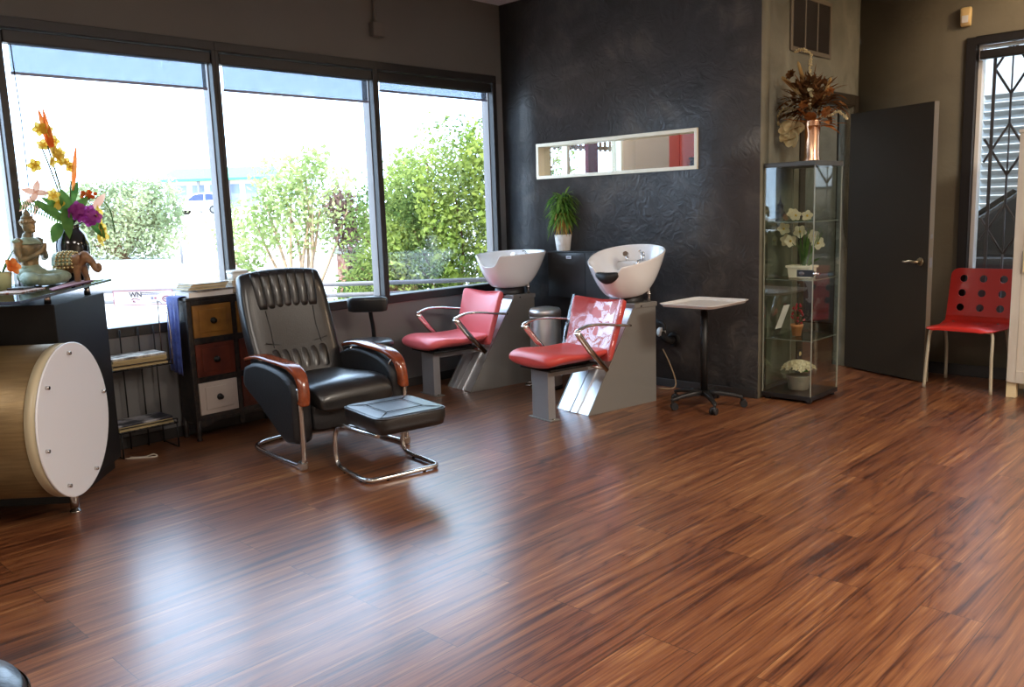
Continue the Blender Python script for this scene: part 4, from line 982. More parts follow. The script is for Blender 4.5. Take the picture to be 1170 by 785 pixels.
m.build('cream_flower', LM['dry_cream'], ft)
for ch in ft.children:
    for v in ch.data.vertices: v.co.x = max(v.co.x, -.236)

# ================================================================ red chair and white cabinet on the right
def outline_mesh(name, outer, holes, thick):
    cu = bpy.data.curves.new(name, 'CURVE'); cu.dimensions = '2D'; cu.fill_mode = 'BOTH'; cu.extrude = thick/2
    for lp in [outer]+holes:
        s = cu.splines.new('POLY'); s.points.add(len(lp)-1); s.use_cyclic_u = True
        for p, q_ in zip(s.points, lp): p.co = (*q_, 0, 1)
    o = bpy.data.objects.new(name, cu); COL.objects.link(o); dg = bpy.context.evaluated_depsgraph_get()
    me = bpy.data.meshes.new_from_object(o.evaluated_get(dg)); vs = [v.co.copy() for v in me.vertices]; fs = [tuple(p.vertices) for p in me.polygons]
    bpy.data.objects.remove(o); bpy.data.curves.remove(cu); bpy.data.meshes.remove(me); return vs, fs
def rrect(w0, w1, z0, z1, r, n=8):
    P = []
    for (x, z, a0, w) in ((w1-r, z1-r, 0, 0), (-w1+r, z1-r, 90, 0), (-w0+r*.3, z0+r*.3, 180, 1), (w0-r*.3, z0+r*.3, 270, 1)):
        rr = r*.3 if w else r
        for k in range(n+1): a = math.radians(a0+90*k/n); P.append((x+rr*math.cos(a), z+rr*math.sin(a)))
    return P
t = thing('red_chair', 'red bent wood chair with round holes in its back and cream metal legs', 'chair', (-1.875, 6.66, 0), math.radians(-2))
hl = []
for i in range(3):
    for j in range(3):
        x, z = (-.135+.135*i), .115+.105*j; hl.append([(x+.027*math.cos(2*PI*k/24), z+.027*math.sin(2*PI*k/24)) for k in range(24)])
vs, fs = outline_mesh('b', rrect(.225, .225, .0, .40, .055), hl, .011)
mb = MB(); mb.add([V((x, .165+z+.10*(y/.4)-.03*(x/.22)**2*0, .435+y)) for x, y, z in vs], fs); bkr = mb.build('backrest', MT['red_plastic'], t)
mb = MB(); rows = []
for k, (y, z, w) in enumerate(((-.275, .440, .16), (-.272, .448, .185), (-.25, .455, .212), (-.18, .456, .230), (-.05, .450, .232), (.06, .446, .230), (.12, .445, .227), (.150, .450, .225), (.166, .464, .225), (.173, .49, .225))): rows.append(((0, y, z), w, .0058))
fr = [(V((1, 0, 0)), V((0, 0, 1)))]*7+[(V((1, 0, 0)), V((0, -.4, .9))), (V((1, 0, 0)), V((0, -.8, .6))), (V((1, 0, 0)), V((0, -1, .2)))]
mb.sup(rows, fr, 40, 7); mb.v = [(x, y, z-.018*max(0, abs(x)/.23-.55)/.45*(1 if y < .1 else 0)) for x, y, z in mb.v]; mb.build('seat', MT['red_plastic'], t)
for sx in (-1, 1):
    for yf, yt in ((-.215, -.18), (.215, .12)):
        mb = MB(); mb.tube(arc_pts([(sx*.12, yt, .432), (sx*.175, yt, .430), (sx*.205, yt-.005*0, .405), (sx*.212, (yf*.6+yt*.4), .25), (sx*.222, yf, .0)], 5), .0115, 10); mb.build('leg', MT['leg_cream'], t)
mb = MB(); mb.tube([(-.12, -.18, .432), (.12, -.18, .432)], .010, 8); mb.tube([(-.12, .12, .432), (.12, .12, .432)], .010, 8); mb.build('cross_bar', MT['leg_cream'], t)
for sx in (-1, 1): mb = MB(); mb.cyl((sx*.15, .11, .444), (sx*.15, .11, .455), .009, seg=10); mb.build('screw', MT['alu'], t)

t = thing('white_cabinet', 'whitewashed wooden cabinet on pale legs cut off by the right edge of the photo', 'cabinet', (-1.565, 6.42, 0))
mb = MB(); mb.span(.0, .80, .018, .40, .105, 1.76); mb.build('carcass', MT['white_wood'], t, bevel=.003)
mb = MB(); mb.span(-.006, .806, -.004, .405, 1.76, 1.782); mb.build('top', MT['white_wood'], t, bevel=.003)
for i in range(2):
    x0 = .003+i*.399; mb = MB(); mb.span(x0, x0+.396, 0, .018, .11, 1.755)
    for (a, b, c, d) in ((x0, x0+.055, .11, 1.755), (x0+.341, x0+.396, .11, 1.755), (x0+.055, x0+.341, .11, .19), (x0+.055, x0+.341, 1.67, 1.755)): mb.span(a, b, -.010, .0, c, d)
    d_ = mb.build('door', MT['white_wood'], t, bevel=.002)
    hx0 = x0+(.062 if i == 0 else .31); mb = MB(); mb.span(hx0, hx0+.024, -.028, -.0, .855, 1.00); mb.build('handle', MT['pine'], d_, bevel=.005)
for x in (.03, .77):
    for y in (.04, .37): mb = MB(); mb.span(x-.03, x+.03, y-.03, y+.03, 0, .105); mb.build('leg', MT['pine'], t, bevel=.003)
# ================================================================ reception desk
a_ = math.radians(47); ax = V((math.cos(a_), math.sin(a_), 0)); sd = V((-math.sin(a_), math.cos(a_), 0))
dk = thing('reception_desk', 'black reception desk with a gold drum front, frosted white disc end and dark glass counter', 'desk', (-4.43, 1.41, 0))
O = V((-4.43, 1.41, 0)); L = lambda p: V(p)-O
F, E_ = V((-4.43, 1.41, 0)), V((-4.92, 1.83, 0))
poly = [F, E_, V((-5.22, 1.56, 0)), V((-5.22, .75, 0)), F-ax*1.0]
mb = MB(); mb.prism([(p.x, p.y) for p in poly], lambda p: L((p[0], p[1], .06)), lambda p: L((p[0], p[1], 1.0))); mb.build('body', MT['desk_black'], dk, bevel=.004)
cen = sum(poly, V())/5; mb = MB(); mb.prism([tuple((p+(cen-p)*.07)[:2]) for p in poly], lambda p: L((p[0], p[1], 0)), lambda p: L((p[0], p[1], .06))); mb.build('plinth', MT['black_plastic'], dk)
C0 = L((-4.19, 1.37, .48)); R0 = .36
def ring(c, r, n=72): return [c+sd*r*math.cos(2*PI*k/n)+V((0, 0, r*math.sin(2*PI*k/n))) for k in range(n)]
mb = MB(); mb.rings([ring(C0-ax*1.05, R0*.985), ring(C0-ax*.055, R0*.985)]); mb.build('drum', MT['gold_drum'], dk)
mb = MB(); mb.rings([ring(C0-ax*.055, R0*.94), ring(C0-ax*.055, R0*.992), ring(C0-ax*.006, R0*.992), ring(C0-ax*.006, R0*.94)]); mb.build('drum_rim', MT['disc_rim'], dk)
mb = MB(); mb.rings([ring(C0-ax*.006, R0*.99), ring(C0-ax*.006, R0), ring(C0, R0*1.0), ring(C0+ax*.002, R0*.992)]); dsc = mb.build('disc_panel', MT['disc_white'], dk)
for dg in (88, 39, -13, -62, -116, 168):
    q = math.radians(dg); p = C0+(-sd)*R0*.87*math.cos(q)*-1*-1+V((0, 0, R0*.87*math.sin(q)))
    mb = MB(); mb.cyl(p+ax*.0, p+ax*.018, .0085, seg=14); mb.build('standoff_pin', MT['chrome_soft'], dsc)
for dg in (-116, 168):
    q = math.radians(dg); p = C0-ax*.03+(-sd)*R0*.995*math.cos(q)+V((0, 0, R0*.995*math.sin(q))); e = ((-sd)*math.cos(q)+V((0, 0, math.sin(q))))
    mb = MB(); mb.cyl(p, p+e*.014, .007, seg=12); mb.build('rim_pin', MT['chrome_soft'], dk)
lg = L((-4.318, 1.364, 0))
for k in range(2): mb = MB(); p = lg-ax*.95*k; mb.cyl(p, p+V((0, 0, .14)), .021, seg=18); mb.cyl(p, p+V((0, 0, .006)), .026, seg=18); mb.build('drum_leg', MT['chrome_soft'], dk)
# glass counter on standoffs
gp = [V((-4.00, 1.14, 0)), V((-5.03, 1.915, 0)), V((-5.235, 1.63, 0)), V((-5.235, .30, 0)), V((-4.78, .27, 0))]
mb = MB(); mb.prism([(p.x, p.y) for p in gp], lambda p: L((p[0], p[1], 1.0525)), lambda p: L((p[0], p[1], 1.0645))); gt = mb.build('glass_counter', MT['desk_glass'], dk)
mb = MB(); w_ = .004
for p, q in ((gp[0], gp[1]), (gp[4], gp[0])):
    d = (q-p).normalized(); n = V((d.y, -d.x, 0)); n = n if n.dot(p-cen) > 0 else -n
    mb.prism([(0, 0), (1, 0)], None, None) if False else mb.add([L((*(u+n*v)[:2], z)) for z in (1.052, 1.065) for u, v in ((p, 0), (q, 0), (q, w_), (p, w_))], [(0, 3, 2, 1), (4, 5, 6, 7), (0, 1, 5, 4), (1, 2, 6, 5), (2, 3, 7, 6), (3, 0, 4, 7)])
mb.build('counter_edge', MT['desk_edge'], gt)
for p in (F+(E_-F)*.08-ax*.05, F+(E_-F)*.80-ax*.04, F-ax*.6+(E_-F)*.1, V((-5.1, 1.2, 0))):
    mb = MB(); p = L(p); mb.cyl(p+V((0, 0, 1.0)), p+V((0, 0, 1.0525)), .016, seg=16); mb.build('standoff', MT['chrome_soft'], dk)
# bent clear rod rising from the drum
fl = C0-ax*.30+(-sd)*.12+V((0, 0, .332)); 
mb = MB(); mb.cyl(fl, fl+V((0, 0, .012)), .026, seg=18); mb.tube(arc_pts([fl, fl+V((0, 0, .08)), fl+V((-.01, -.012, .17)), fl+V((-.05, -.05, .25)), fl+V((-.10, -.10, .29))], 5), .011, 10); mb.build('support_rod', MT['chrome_soft'], dk)

# ---------------------------------------------------------------- things on the desk
ZD = 1.065
b = thing('buddha_statue', 'bronze seated praying figure statue with pale green trousers on the glass counter', 'statue', (-4.955, 1.515, ZD), math.radians(30))
mb = MB()   # trousers: folded legs
mb.ball((-.03, 0, .052), (.075, .085, .052), 18, 10); mb.ball((.03, .085, .040), (.085, .045, .038), 16, 8, Matrix.Rotation(.5, 3, 'Z')); mb.ball((.03, -.085, .040), (.085, .045, .038), 16, 8, Matrix.Rotation(-.5, 3, 'Z'))
mb.tube([(.085, .09, .035), (.09, .0, .028), (.07, -.07, .03)], [.03, .028, .03], 12); mb.tube([(.07, -.09, .035), (.065, .02, .034), (.05, .07, .03)], [.028, .026, .026], 12); mb.ball((-.04, 0, .09), (.05, .058, .03), 14, 8)
mb.build('trousers', MT['verdigris'], b, remesh=.005)
mb = MB()
st = [((-.04, 0, .095), .048, .038), ((-.040, 0, .125), .046, .036), ((-.036, 0, .165), .056, .040), ((-.034, 0, .20), .068, .042), ((-.036, 0, .23), .066, .036), ((-.038, 0, .245), .03, .026), ((-.034, 0, .275), .022, .022)]
mb.sup(st, ((0, 1, 0), (1, 0, 0)), 20, 2.2)
for s in (-1, 1): mb.tube([(-.036, s*.070, .228), (-.03, s*.086, .18), (-.02, s*.082, .14), (.02, s*.05, .150), (.052, s*.012, .178)], [.022, .020, .018, .015, .012], 10); mb.ball((-.036, s*.068, .228), .026, 12, 8); mb.sup([((.05, s*.007, .17), .012, .008), ((.062, s*.007, .20), .011, .007), ((.068, s*.005, .225), .005, .004)], ((1, 0, 0), (0, 1, 0)), 10, 2.4)
mb.ball((-.02, 0, .312), (.034, .031, .040), 18, 12); mb.ball((.012, 0, .305), (.010, .006, .010), 10, 6); mb.ball((.003, 0, .285), (.014, .016, .010), 10, 6)
for s in (-1, 1): mb.ball((-.022, s*.032, .305), (.009, .006, .022), 10, 6)
bd = mb.build('body', MT['bronze'], b, remesh=.0042)
mb = MB(); mb.ball((-.026, 0, .332), (.040, .036, .030), 18, 8); mb.lathe([(.030, 0), (.027, .008), (.017, .014), (.019, .022), (.012, .034), (.005, .044), (0, .047)], (-.026, 0, .354), 16)
for k in range(14): q = 2*PI*k/14; mb.ball((-.024+.037*math.cos(q), .034*math.sin(q), .333), .007, 6, 5)
mb.build('headdress', MT['bronze'], bd)
mb = MB(); mb.lathe([(.03, .01), (.056, -.002), (.074, -.022), (.070, -.028), (.05, -.012), (.028, .004)], (-.034, 0, .244), 22, .7, 1.0, caps=False)
for s in (-1, 1): mb.ball((-.038, s*.078, .236), (.026, .020, .012), 12, 6)
mb.build('shoulder_collar', MT['verdigris'], bd)

e = thing('elephant_figurine', 'brown elephant figurine with a beaded blanket and raised trunk on the glass counter', 'figurine', (-4.985, 1.705, ZD+.0045), math.radians(44))
mb = MB(); mb.ball((-.015, 0, .100), (.078, .050, .056), 20, 12); mb.ball((-.055, 0, .098), (.045, .046, .052), 14, 8); mb.ball((.068, 0, .128), (.034, .030, .036), 16, 10); mb.ball((.045, 0, .115), (.035, .034, .038), 12, 8)
for x, y, dx in ((.040, .026, .018), (.034, -.026, -.002), (-.062, .026, .0), (-.055, -.026, -.01)): mb.tube([(x, y, .09), (x+dx*.5, y, .05), (x+dx, y, .018), (x+dx, y, .0)], [.026, .019, .016, .019], 12)
mb.tube(arc_pts([(.085, 0, .128), (.108, 0, .100), (.120, 0, .070), (.134, 0, .056), (.148, 0, .066), (.146, 0, .085), (.138, 0, .095)], 4), [.022-.015*i/24 for i in range(25)], 10)
mb.tube([(-.095, 0, .115), (-.108, 0, .08), (-.108, 0, .05)], [.008, .005, .006], 8); mb.tube([(.09, .018, .108), (.11, .022, .098), (.122, .022, .102)], [.006, .005, .002], 6); mb.tube([(.09, -.018, .108), (.11, -.022, .098), (.122, -.022, .102)], [.006, .005, .002], 6)
bd = mb.build('body', MT['elephant'], e, remesh=.004)
for s in (-1, 1):
    mb = MB(); mb.sup([((.055, s*.030, .150), .006, .005), ((.042, s*.042, .145), .024, .006), ((.036, s*.048, .125), .030, .006), ((.040, s*.050, .100), .018, .005), ((.044, s*.049, .088), .004, .003)], ((1, .15*s, 0), (0, 1, 0)), 16, 2.2); mb.build('ear', MT['elephant'], bd)
mb = MB()
for r in range(6):
    for k in range(13):
        q = -1.95+3.9*k/12; x = -.082+.0205*r; rr = 1.03*math.sqrt(max(.1, 1-((x+.02)/.098)**2)); mb.ball((x, .056*math.sin(q)*rr, .100+.061*math.cos(q)*rr), .0085, 7, 5)
mb.build('beaded_blanket', MT['beads'], bd)
mb = MB(); st = []
for q in range(-10, 11):
    a = q/10*1.75; st.append([V((-.088+.11*j, .0525*math.sin(a), .100+.0575*math.cos(a))) for j in (0, .35, .7, 1)])
mb.rings(st, closed=False, caps=False); mb.build('blanket', MT['verdigris'], bd, solid=.002)

mb = MB(); 
P = [(-4.47, 1.425), (-4.98, 1.805), (-5.07, 1.735), (-4.58, 1.445)]
mb.prism(P, lambda p: V((p[0], p[1], ZD)), lambda p: V((p[0], p[1], ZD+.004))); tag(mb.build('table_cloth', MT['purple_cloth'], bevel=.0015), 'purple cloth lying flat under the elephant on the glass counter', 'cloth')
t = thing('place_mat', 'white patterned place mat tray with a dark rim on the glass counter', 'mat', (-4.61, 1.315, ZD), math.radians(47))
mb = MB(); mb.span(-.07, .07, -.13, .13, 0, .005); mb.build('mat', M('speckled_mat', lin(214, 206, 196), .5, var=(60, lin(176, 110, 80), .06)), t, bevel=.002)
mb = MB(); mb.span(-.06, .02, .01, .12, .0052, .016); mb.build('dark_booklet', MT['black_satin'], t, bevel=.002)
t = thing('card_stand', 'clear plastic card stand behind the seated statue at the far left', 'card holder', (-4.985, 1.385, ZD), math.radians(30))
mb = MB(); mb.box((0, 0, .10), (.004, .075, .20), R=Matrix.Rotation(-.12, 3, 'Y')); mb.box((.0, 0, .003), (.07, .075, .006)); mb.build('panel', MT['acrylic'], t)
t = thing('small_orchid_pot', 'small orchid with an orange bloom in a pale green pot at the left photo edge', 'plant', (-4.80, 1.305, ZD))
mb = MB(); mb.lathe([(0, 0), (.035, 0), (.045, .085), (.042, .09), (.04, .075), (0, .07)], seg=24); mb.build('pot', MT['yellow_pot'], t)
mb = MB(); mb.leaf((0, 0, .08), (.2, .35, .75), .15, .024, .05, 6); mb.leaf((0, 0, .08), (-.5, -.5, .6), .13, .024, .2, 6); mb.build('leaf_blade', LM['leaf'], t)
mb = MB(); mb.tube([(0, 0, .08), (.02, .02, .12), (.035, .04, .115)], .003, 6); mb.build('stem', MT['stem'], t)
mb = MB(); petals(mb, (.035, .04, .115), (.7, .3, .3), .045, 5, .45, .2, .4); mb.build('bloom', LM['orange_petal'], t)

# vase of tropical flowers
VP = V((-5.13, 1.765, ZD)); t = thing('flower_vase', 'black glazed vase of tall tropical flowers behind the elephant figurine', 'flower arrangement', VP)
mb = MB(); mb.lathe([(0, 0), (.055, 0), (.060, .01), (.078, .08), (.088, .15), (.088, .20), (.075, .255), (.050, .285), (.046, .30), (.052, .31), (.042, .31), (.040, .28), (0, .26)], seg=36); mb.build('vase', MT['black_ceramic'], t)
rn = random.Random(9); mouth = V((0, 0, .29))
sm = MB()
def stem(p, r=.004): sm.tube(arc_pts([mouth, mouth.lerp(V(p), .5)+V((0, 0, .03)), p], 5), r, 6)
tips = [(-.06, -.085, .75), (-.02, -.04, .60), (.0, .03, .55), (.02, .10, .40), (.0, .16, .43), (.01, -.16, .45), (.02, .06, .38), (.03, .15, .30), (.0, -.07, .74)]
for p in tips: stem(p)
sm.build('stem', MT['stem'], t)
m = MB()
for p, d, l, w in (((0, -.06, .735), (-.0, -.18, 1), .21, .018), ((0, -.05, .70), (.02, -.10, 1), .25, .017), ((0, -.045, .69), (.0, -.02, 1), .16, .012)): m.leaf(p, d, l, w, 0, 6, nrm=(1, -.3, 0))
m.leaf((.0, .035, .50), (0, .17, 1), .26, .015, 0, 6, nrm=(1, -.3, 0)); m.build('spear_petal', LM['orange_petal'], t)
m = MB()
for (y, z) in ((-.10, .83), (-.06, .82), (-.085, .745), (-.03, .77), (-.045, .705), (-.01, .705), (-.14, .635), (-.07, .655), (.0, .655), (.02, .655), (.04, .63), (-.08, .475), (-.05, .43), (-.02, .68)):
    m = MB(); petals(m, (rn.uniform(-.03, .03), y, z), (.8, rn.uniform(-.9, .9), rn.uniform(-.2, .5)), rn.uniform(.030, .042), 5, .42, .3, rn.random()*6); m.build('yellow_bloom', LM['yellow_petal'], t)
m = MB()
for p, d, l, w in (((.02, -.03, .33), (.1, -.8, .7), .22, .030), ((.02, 0, .36), (.1, -.25, 1), .18, .035), ((.0, -.02, .38), (0, -1, .9), .16, .022), ((.02, .03, .38), (.2, .5, .8), .12, .028), ((.04, -.03, .40), (.4, -.1, -1), .16, .034), ((.03, .10, .34), (.2, .5, -.8), .12, .032), ((.02, -.06, .32), (.3, -.4, -.6), .12, .036), ((.0, .02, .42), (0, .3, 1), .16, .02)): m.leaf(p, d, l, w, .12, 6, nrm=(.9, -.2, .4))
for k in range(16):
    q = k/16; p = V((.01, -.05-.2*q, .34+.14*q-.05*q*q))
    for s in (-1, 1): m.leaf(p, (0, -.3, .9*s), .035, .005, 0, 3, nrm=(1, 0, 0))
m.tube(arc_pts([(.01, .03, .40), (.0, .14, .46), (.0, .22, .40), (.0, .24, .26)], 6), .0035, 5); m.build('foliage', LM['leaf'], t)
m = MB()
for (y, z) in ((-.0, .375), (.035, .36), (.09, .38), (.12, .35), (.085, .33), (.03, .40)):
    m = MB(); petals(m, (.05, y, z), (.9, rn.uniform(-.4, .4), rn.uniform(-.1, .4)), .040, 5, .5, .15, rn.random()*6); m.build('purple_bloom', LM['purple_petal'], t)
m = MB()
for k in range(16): m.ball((.02+rn.uniform(-.02, .02), .105+rn.uniform(-.03, .035), .475+rn.uniform(-.02, .02)), .011, 7, 5)
m.build('orange_cluster', LM['orange_petal'], t)
for q in range(4):
  m = MB()
  if q == 0: petals(m, (.01, -.16, .49), (.8, -.5, .4), .07, 4, .3, .2, .5)
  if q == 1: m.leaf((.0, -.18, .46), (0, -.6, -.6), .1, .018, 0, 5, nrm=(1, 0, 0))
  if q == 2: m.leaf((.0, -.15, .45), (0, -.3, -.9), .09, .016, 0, 5, nrm=(1, 0, 0))
  if q == 3: m.leaf((.01, .13, .40), (.1, .7, .8), .11, .025, .0, 5, nrm=(1, 0, 0))
  m.build('peach_bloom', LM['peach_petal'], t)
m = MB()
for (y, z) in ((.15, .29), (.16, .25), (.135, .225), (.14, .37)): m = MB(); petals(m, (.03, y, z), (.7, .6, .1), .045, 4, .45, .3, rn.random()*6); m.build('golden_bloom', LM['yellow_petal'], t)

# ================================================================ drawer cabinet, cloth, magazines
dc = thing('drawer_cabinet', 'black cabinet of six small drawers with ochre, red brown and cream fronts', 'cabinet', (-5.072, 2.36, 0), math.radians(2.5))
W_, D2 = .635, .20
mb = MB(); mb.span(-D2, -.004, .012, W_-.012, .11, .885); mb.build('carcass', MT['cab_black'], dc, bevel=.003)
mb = MB(); mb.span(-D2-.0, .008, -.004, W_+.004, .885, .905); mb.build('top_board', MT['cab_black'], dc, bevel=.005)
mb = MB()
for y in (0, .3025, .605): mb.span(-.02, .004, y, y+.030, .06, .885)
for z0, z1 in ((.857, .885), (.612, .650), (.367, .402), (.13, .160)): mb.span(-.02, .0035, .03, .605, z0, z1)
mb.build('face_frame', MT['cab_black'], dc, bevel=.004)
mb = MB(); P = [(.03, .13), (.03, .085), (.09, .09), (.14, .115), (.5, .115), (.545, .09), (.605, .085), (.605, .13)]; mb.prism(P, lambda p: V((-.016, p[0], p[1])), lambda p: V((.002, p[0], p[1]))); mb.build('apron', MT['cab_black'], dc)
for y in (.018, .617):
    for x in (-.012, -D2+.022): mb = MB(); mb.lathe([(0, 0), (.016, 0), (.018, .008), (.012, .02), (.018, .035), (.017, .06), (.017, .13), (0, .13)], (x, y, 0), 18); mb.build('foot', MT['cab_black'], dc)
cols = [['dr_cream', 'dr_red', 'dr_gold'], ['dr_red', 'dr_red', 'dr_gold']]
nmz = {'dr_cream': 'cream drawer front', 'dr_red': 'red brown drawer front', 'dr_gold': 'ochre drawer front'}
for i in range(2):
    for j, (z0, z1) in enumerate(((.162, .365), (.404, .610), (.652, .855))):
        y0 = .034+i*.3025; y1 = y0+.264; mb = MB(); mb.span(-.018, .007, y0, y1, z0, z1); mt = MT[cols[i][j]]; d = mb.build('drawer', mt, dc, bevel=.003); d['label'] = nmz[cols[i][j]]
        mb = MB(); mb.span(.007, .013, y0+.038, y1-.038, z0+.03, z1-.03); mb.build('raised_panel', mt, d, bevel=.004)
        mb = MB(); yc, zc = (y0+y1)/2, (z0+z1)/2; mb.lathe([(0, 0), (.021, 0), (.019, .005), (.008, .008), (.008, .014), (.016, .02), (.014, .026), (0, .028)], seg=20); mb.v = [(z+.013, x+yc, y+zc) for x, y, z in mb.v]; mb.build('knob', MT['black_metal'], d)
# blue cloth hanging over the left side
mb = MB(); rows = []
for i in range(26):
    s = i/25; row = []
    for j in range(15):
        u_ = j/14; x = -.19+.145*u_
        if s < .16: y, z = .06-.075*s/.16, .911
        else: k = (s-.16)/.84; y = -.0155-.010*k; z = .907-.46*k*(1+.05*u_)
        y -= .007*(math.sin(u_*19+1)+.5*math.sin(u_*37))*min(1, max(0, (s-.2)*3))+.004*0
        row.append(V((x, min(y, .06), z+(.002 if s < .16 else 0))))
    rows.append(row)
mb.rings(rows, closed=False, caps=False)
tw = mb.build('blue_cloth', MT['towel'], None, solid=.004, loc=(-5.072, 2.352, .001), rz=math.radians(2.5)); tag(tw, 'blue cloth draped over the left side of the drawer cabinet', 'cloth')

def booklet(name, label, loc, rz, size, cover, edge, group=None, cat='magazine'):
    t = thing(name, label, cat, loc, rz, group); a, b, h = size
    mb = MB(); mb.span(-a/2+.003, a/2-.003, -b/2+.003, b/2-.003, .0012, h-.0012); mb.build('pages', edge, t)
    mb = MB(); mb.span(-a/2, a/2, -b/2, b/2, 0, .0012); mb.span(-a/2, a/2, -b/2, b/2, h-.0012, h); mb.span(-a/2, -a/2+.002, -b/2, b/2, .0012, h-.0012); mb.build('cover', cover, t); return t
zc = .906
booklet('phone_directory', 'thick white paper directory at the bottom of the stack on the drawer cabinet', (-5.17, 2.535, zc), .0, (.19, .30, .032), MT['paper'], MT['paper'], cat='book'); zc += .0325
booklet('folded_newspaper', 'grey folded newspaper lying on the thick directory on the drawer cabinet', (-5.165, 2.56, zc), .06, (.19, .27, .010), MT['paper_grey'], MT['paper_grey'], cat='newspaper'); zc += .0105
for i, (h, nm) in enumerate(((.011, 'lowest'), (.008, 'second lowest'), (.011, 'second from the top'), (.008, 'topmost'))):
    booklet('magazine', 'tan edged magazine, %s of the four on the drawer cabinet stack' % nm, (-5.18+.004*(i % 2), 2.52+.006*i, zc), .02*i-.02, (.18, .25+.0*i, h), MT['magazine'] if i % 2 else MT['paper'], MT['paper_tan'], 'magazines stacked on the drawer cabinet'); zc += h+.0004
t = thing('plastic_tub', 'white lidded plastic tub on a tan box at the back of the drawer cabinet', 'tub', (-5.19, 2.78, .986))
mb = MB(); mb.sup([((0, 0, 0), .045, .055), ((0, 0, .045), .048, .058)], ((1, 0, 0), (0, 1, 0)), 32, 5); mb.build('tub', MT['white_plastic'], t)
mb = MB(); mb.sup([((0, 0, .0455), .051, .061), ((0, 0, .055), .051, .061), ((0, 0, .062), .047, .057)], ((1, 0, 0), (0, 1, 0)), 32, 5); mb.build('lid', MT['white_plastic'], t)
t = thing('tan_box', 'tan cardboard box under the white tub on the drawer cabinet', 'box', (-5.19, 2.785, .906))
mb = MB(); mb.span(-.06, .06, -.075, .075, 0, .06); mb.build('box_body', MT['tan_plastic'], t, bevel=.003); mb = MB(); mb.span(-.063, .063, -.078, .078, .060, .0795); mb.build('lid', MT['tan_plastic'], t, bevel=.003)

# wire rack with newspapers
rk = thing('magazine_rack', 'black wire magazine rack with two shelves between the desk and the drawer cabinet', 'rack', (-5.14, 2.07, 0))
for z in (.525, .155):
    mb = MB(); mb.tube([(-.115, -.185, z), (.09, -.185, z), (.09, .16, z), (-.115, .16, z)], .004, 6, loop=True)
    for k in range(9): mb.tube([(-.115, -.165+.036*k, z), (.09, -.165+.036*k, z)], .0022, 5)
    mb.tube([(.09, -.185, z+.028), (.09, .16, z+.028)], .003, 6); mb.tube([(.09, .16, z), (.09, .16, z+.028)], .003, 6); mb.build('wire_shelf', MT['black_metal'], rk)
for y in (-.18, -.05, .06, .155): mb = MB(); mb.tube([(-.118, y, .0), (-.118, y, .74 if y > -.1 else .6)], .0045, 8); mb.build('upright', MT['black_metal'], rk)
mb = MB(); mb.tube([(.09, .165, .52), (.075, .175, .70), (.055, .18, .86), (-.075, .18, .90), (-.075, .175, .55)], .0035, 7); mb.tube([(.06, .18, .82), (-.075, .18, .86)], .003, 6); mb.build('side_loop', MT['chrome_soft'], rk)
for y in (-.18, .155): mb = MB(); mb.tube([(-.118, y, .01), (.02, y, .006), (.09, y, .006), (.09, y, .155)], .0045, 8); mb.build('foot', MT['black_metal'], rk)
def pile(label, z, h, top, n):
    t = thing('newspaper_pile', label, 'newspaper', (-5.148, 2.055, z), .02)
    for k in range(n):
        mb = MB(); hh = h/n; mb.span(-.10+.003*(k % 2), .085-.004*(k % 3), -.172+.004*(k % 2), .158-.005*(k % 2), k*hh, (k+1)*hh-.0006); mb.build('folded_paper', MT['news_edge'] if k < n-1 else top, t, bevel=.002)
pile('pile of folded newspapers on the upper shelf of the wire rack', .5305, .066, MT['newsprint'], 5)
pile('pile of glossy papers on the lower shelf of the wire rack', .1605, .040, MT['magazine'], 3)
mb = MB(); mb.tube(arc_pts([(-5.06, 1.93, .004), (-5.0, 1.99, .004), (-4.965, 2.03, .018), (-4.95, 2.04, .004), (-4.99, 1.97, .004), (-5.05, 1.90, .004)], 5), .004, 7)
tag(mb.build('cord_loop', MT['cord_white']), 'loop of white cord on the floor under the wire rack', 'cord')

# stool cushion cut off by the lower left corner
t = thing('stylist_stool', 'round shiny black stool seat cut off by the lower left photo corner', 'stool', (-1.85, .236, 0))
mb = MB(); mb.lathe([(0, .43), (.17, .43), (.205, .445), (.216, .475), (.205, .498), (.16, .508), (0, .512)], seg=48); mb.build('seat', MT['leather'], t)
mb = MB(); mb.lathe([(.217, .470), (.2195, .473), (.2195, .478), (.217, .481)], seg=48, caps=False); mb.build('piping', MT['black_satin'], t)
mb = MB(); mb.cyl((0, 0, .08), (0, 0, .28), .027); mb.cyl((0, 0, .28), (0, 0, .43), .018); mb.build('gas_lift', MT['chrome_soft'], t)
for k in range(5):
    a = 2*PI*k/5; c, s = math.cos(a), math.sin(a); mb = MB(); mb.tube([(0, 0, .085), (.13*c, .13*s, .082), (.25*c, .25*s, .06)], [.024, .02, .014], 8); l = mb.build('base_leg', MT['chrome_soft'], t)
    mb = MB(); mb.cyl((.25*c-.02*s, .25*s+.02*c, .026), (.25*c+.02*s, .25*s-.02*c, .026), .026, seg=14); mb.cyl((.25*c, .25*s, .05), (.25*c, .25*s, .07), .007, seg=8); mb.build('caster', MT['black_plastic'], l)
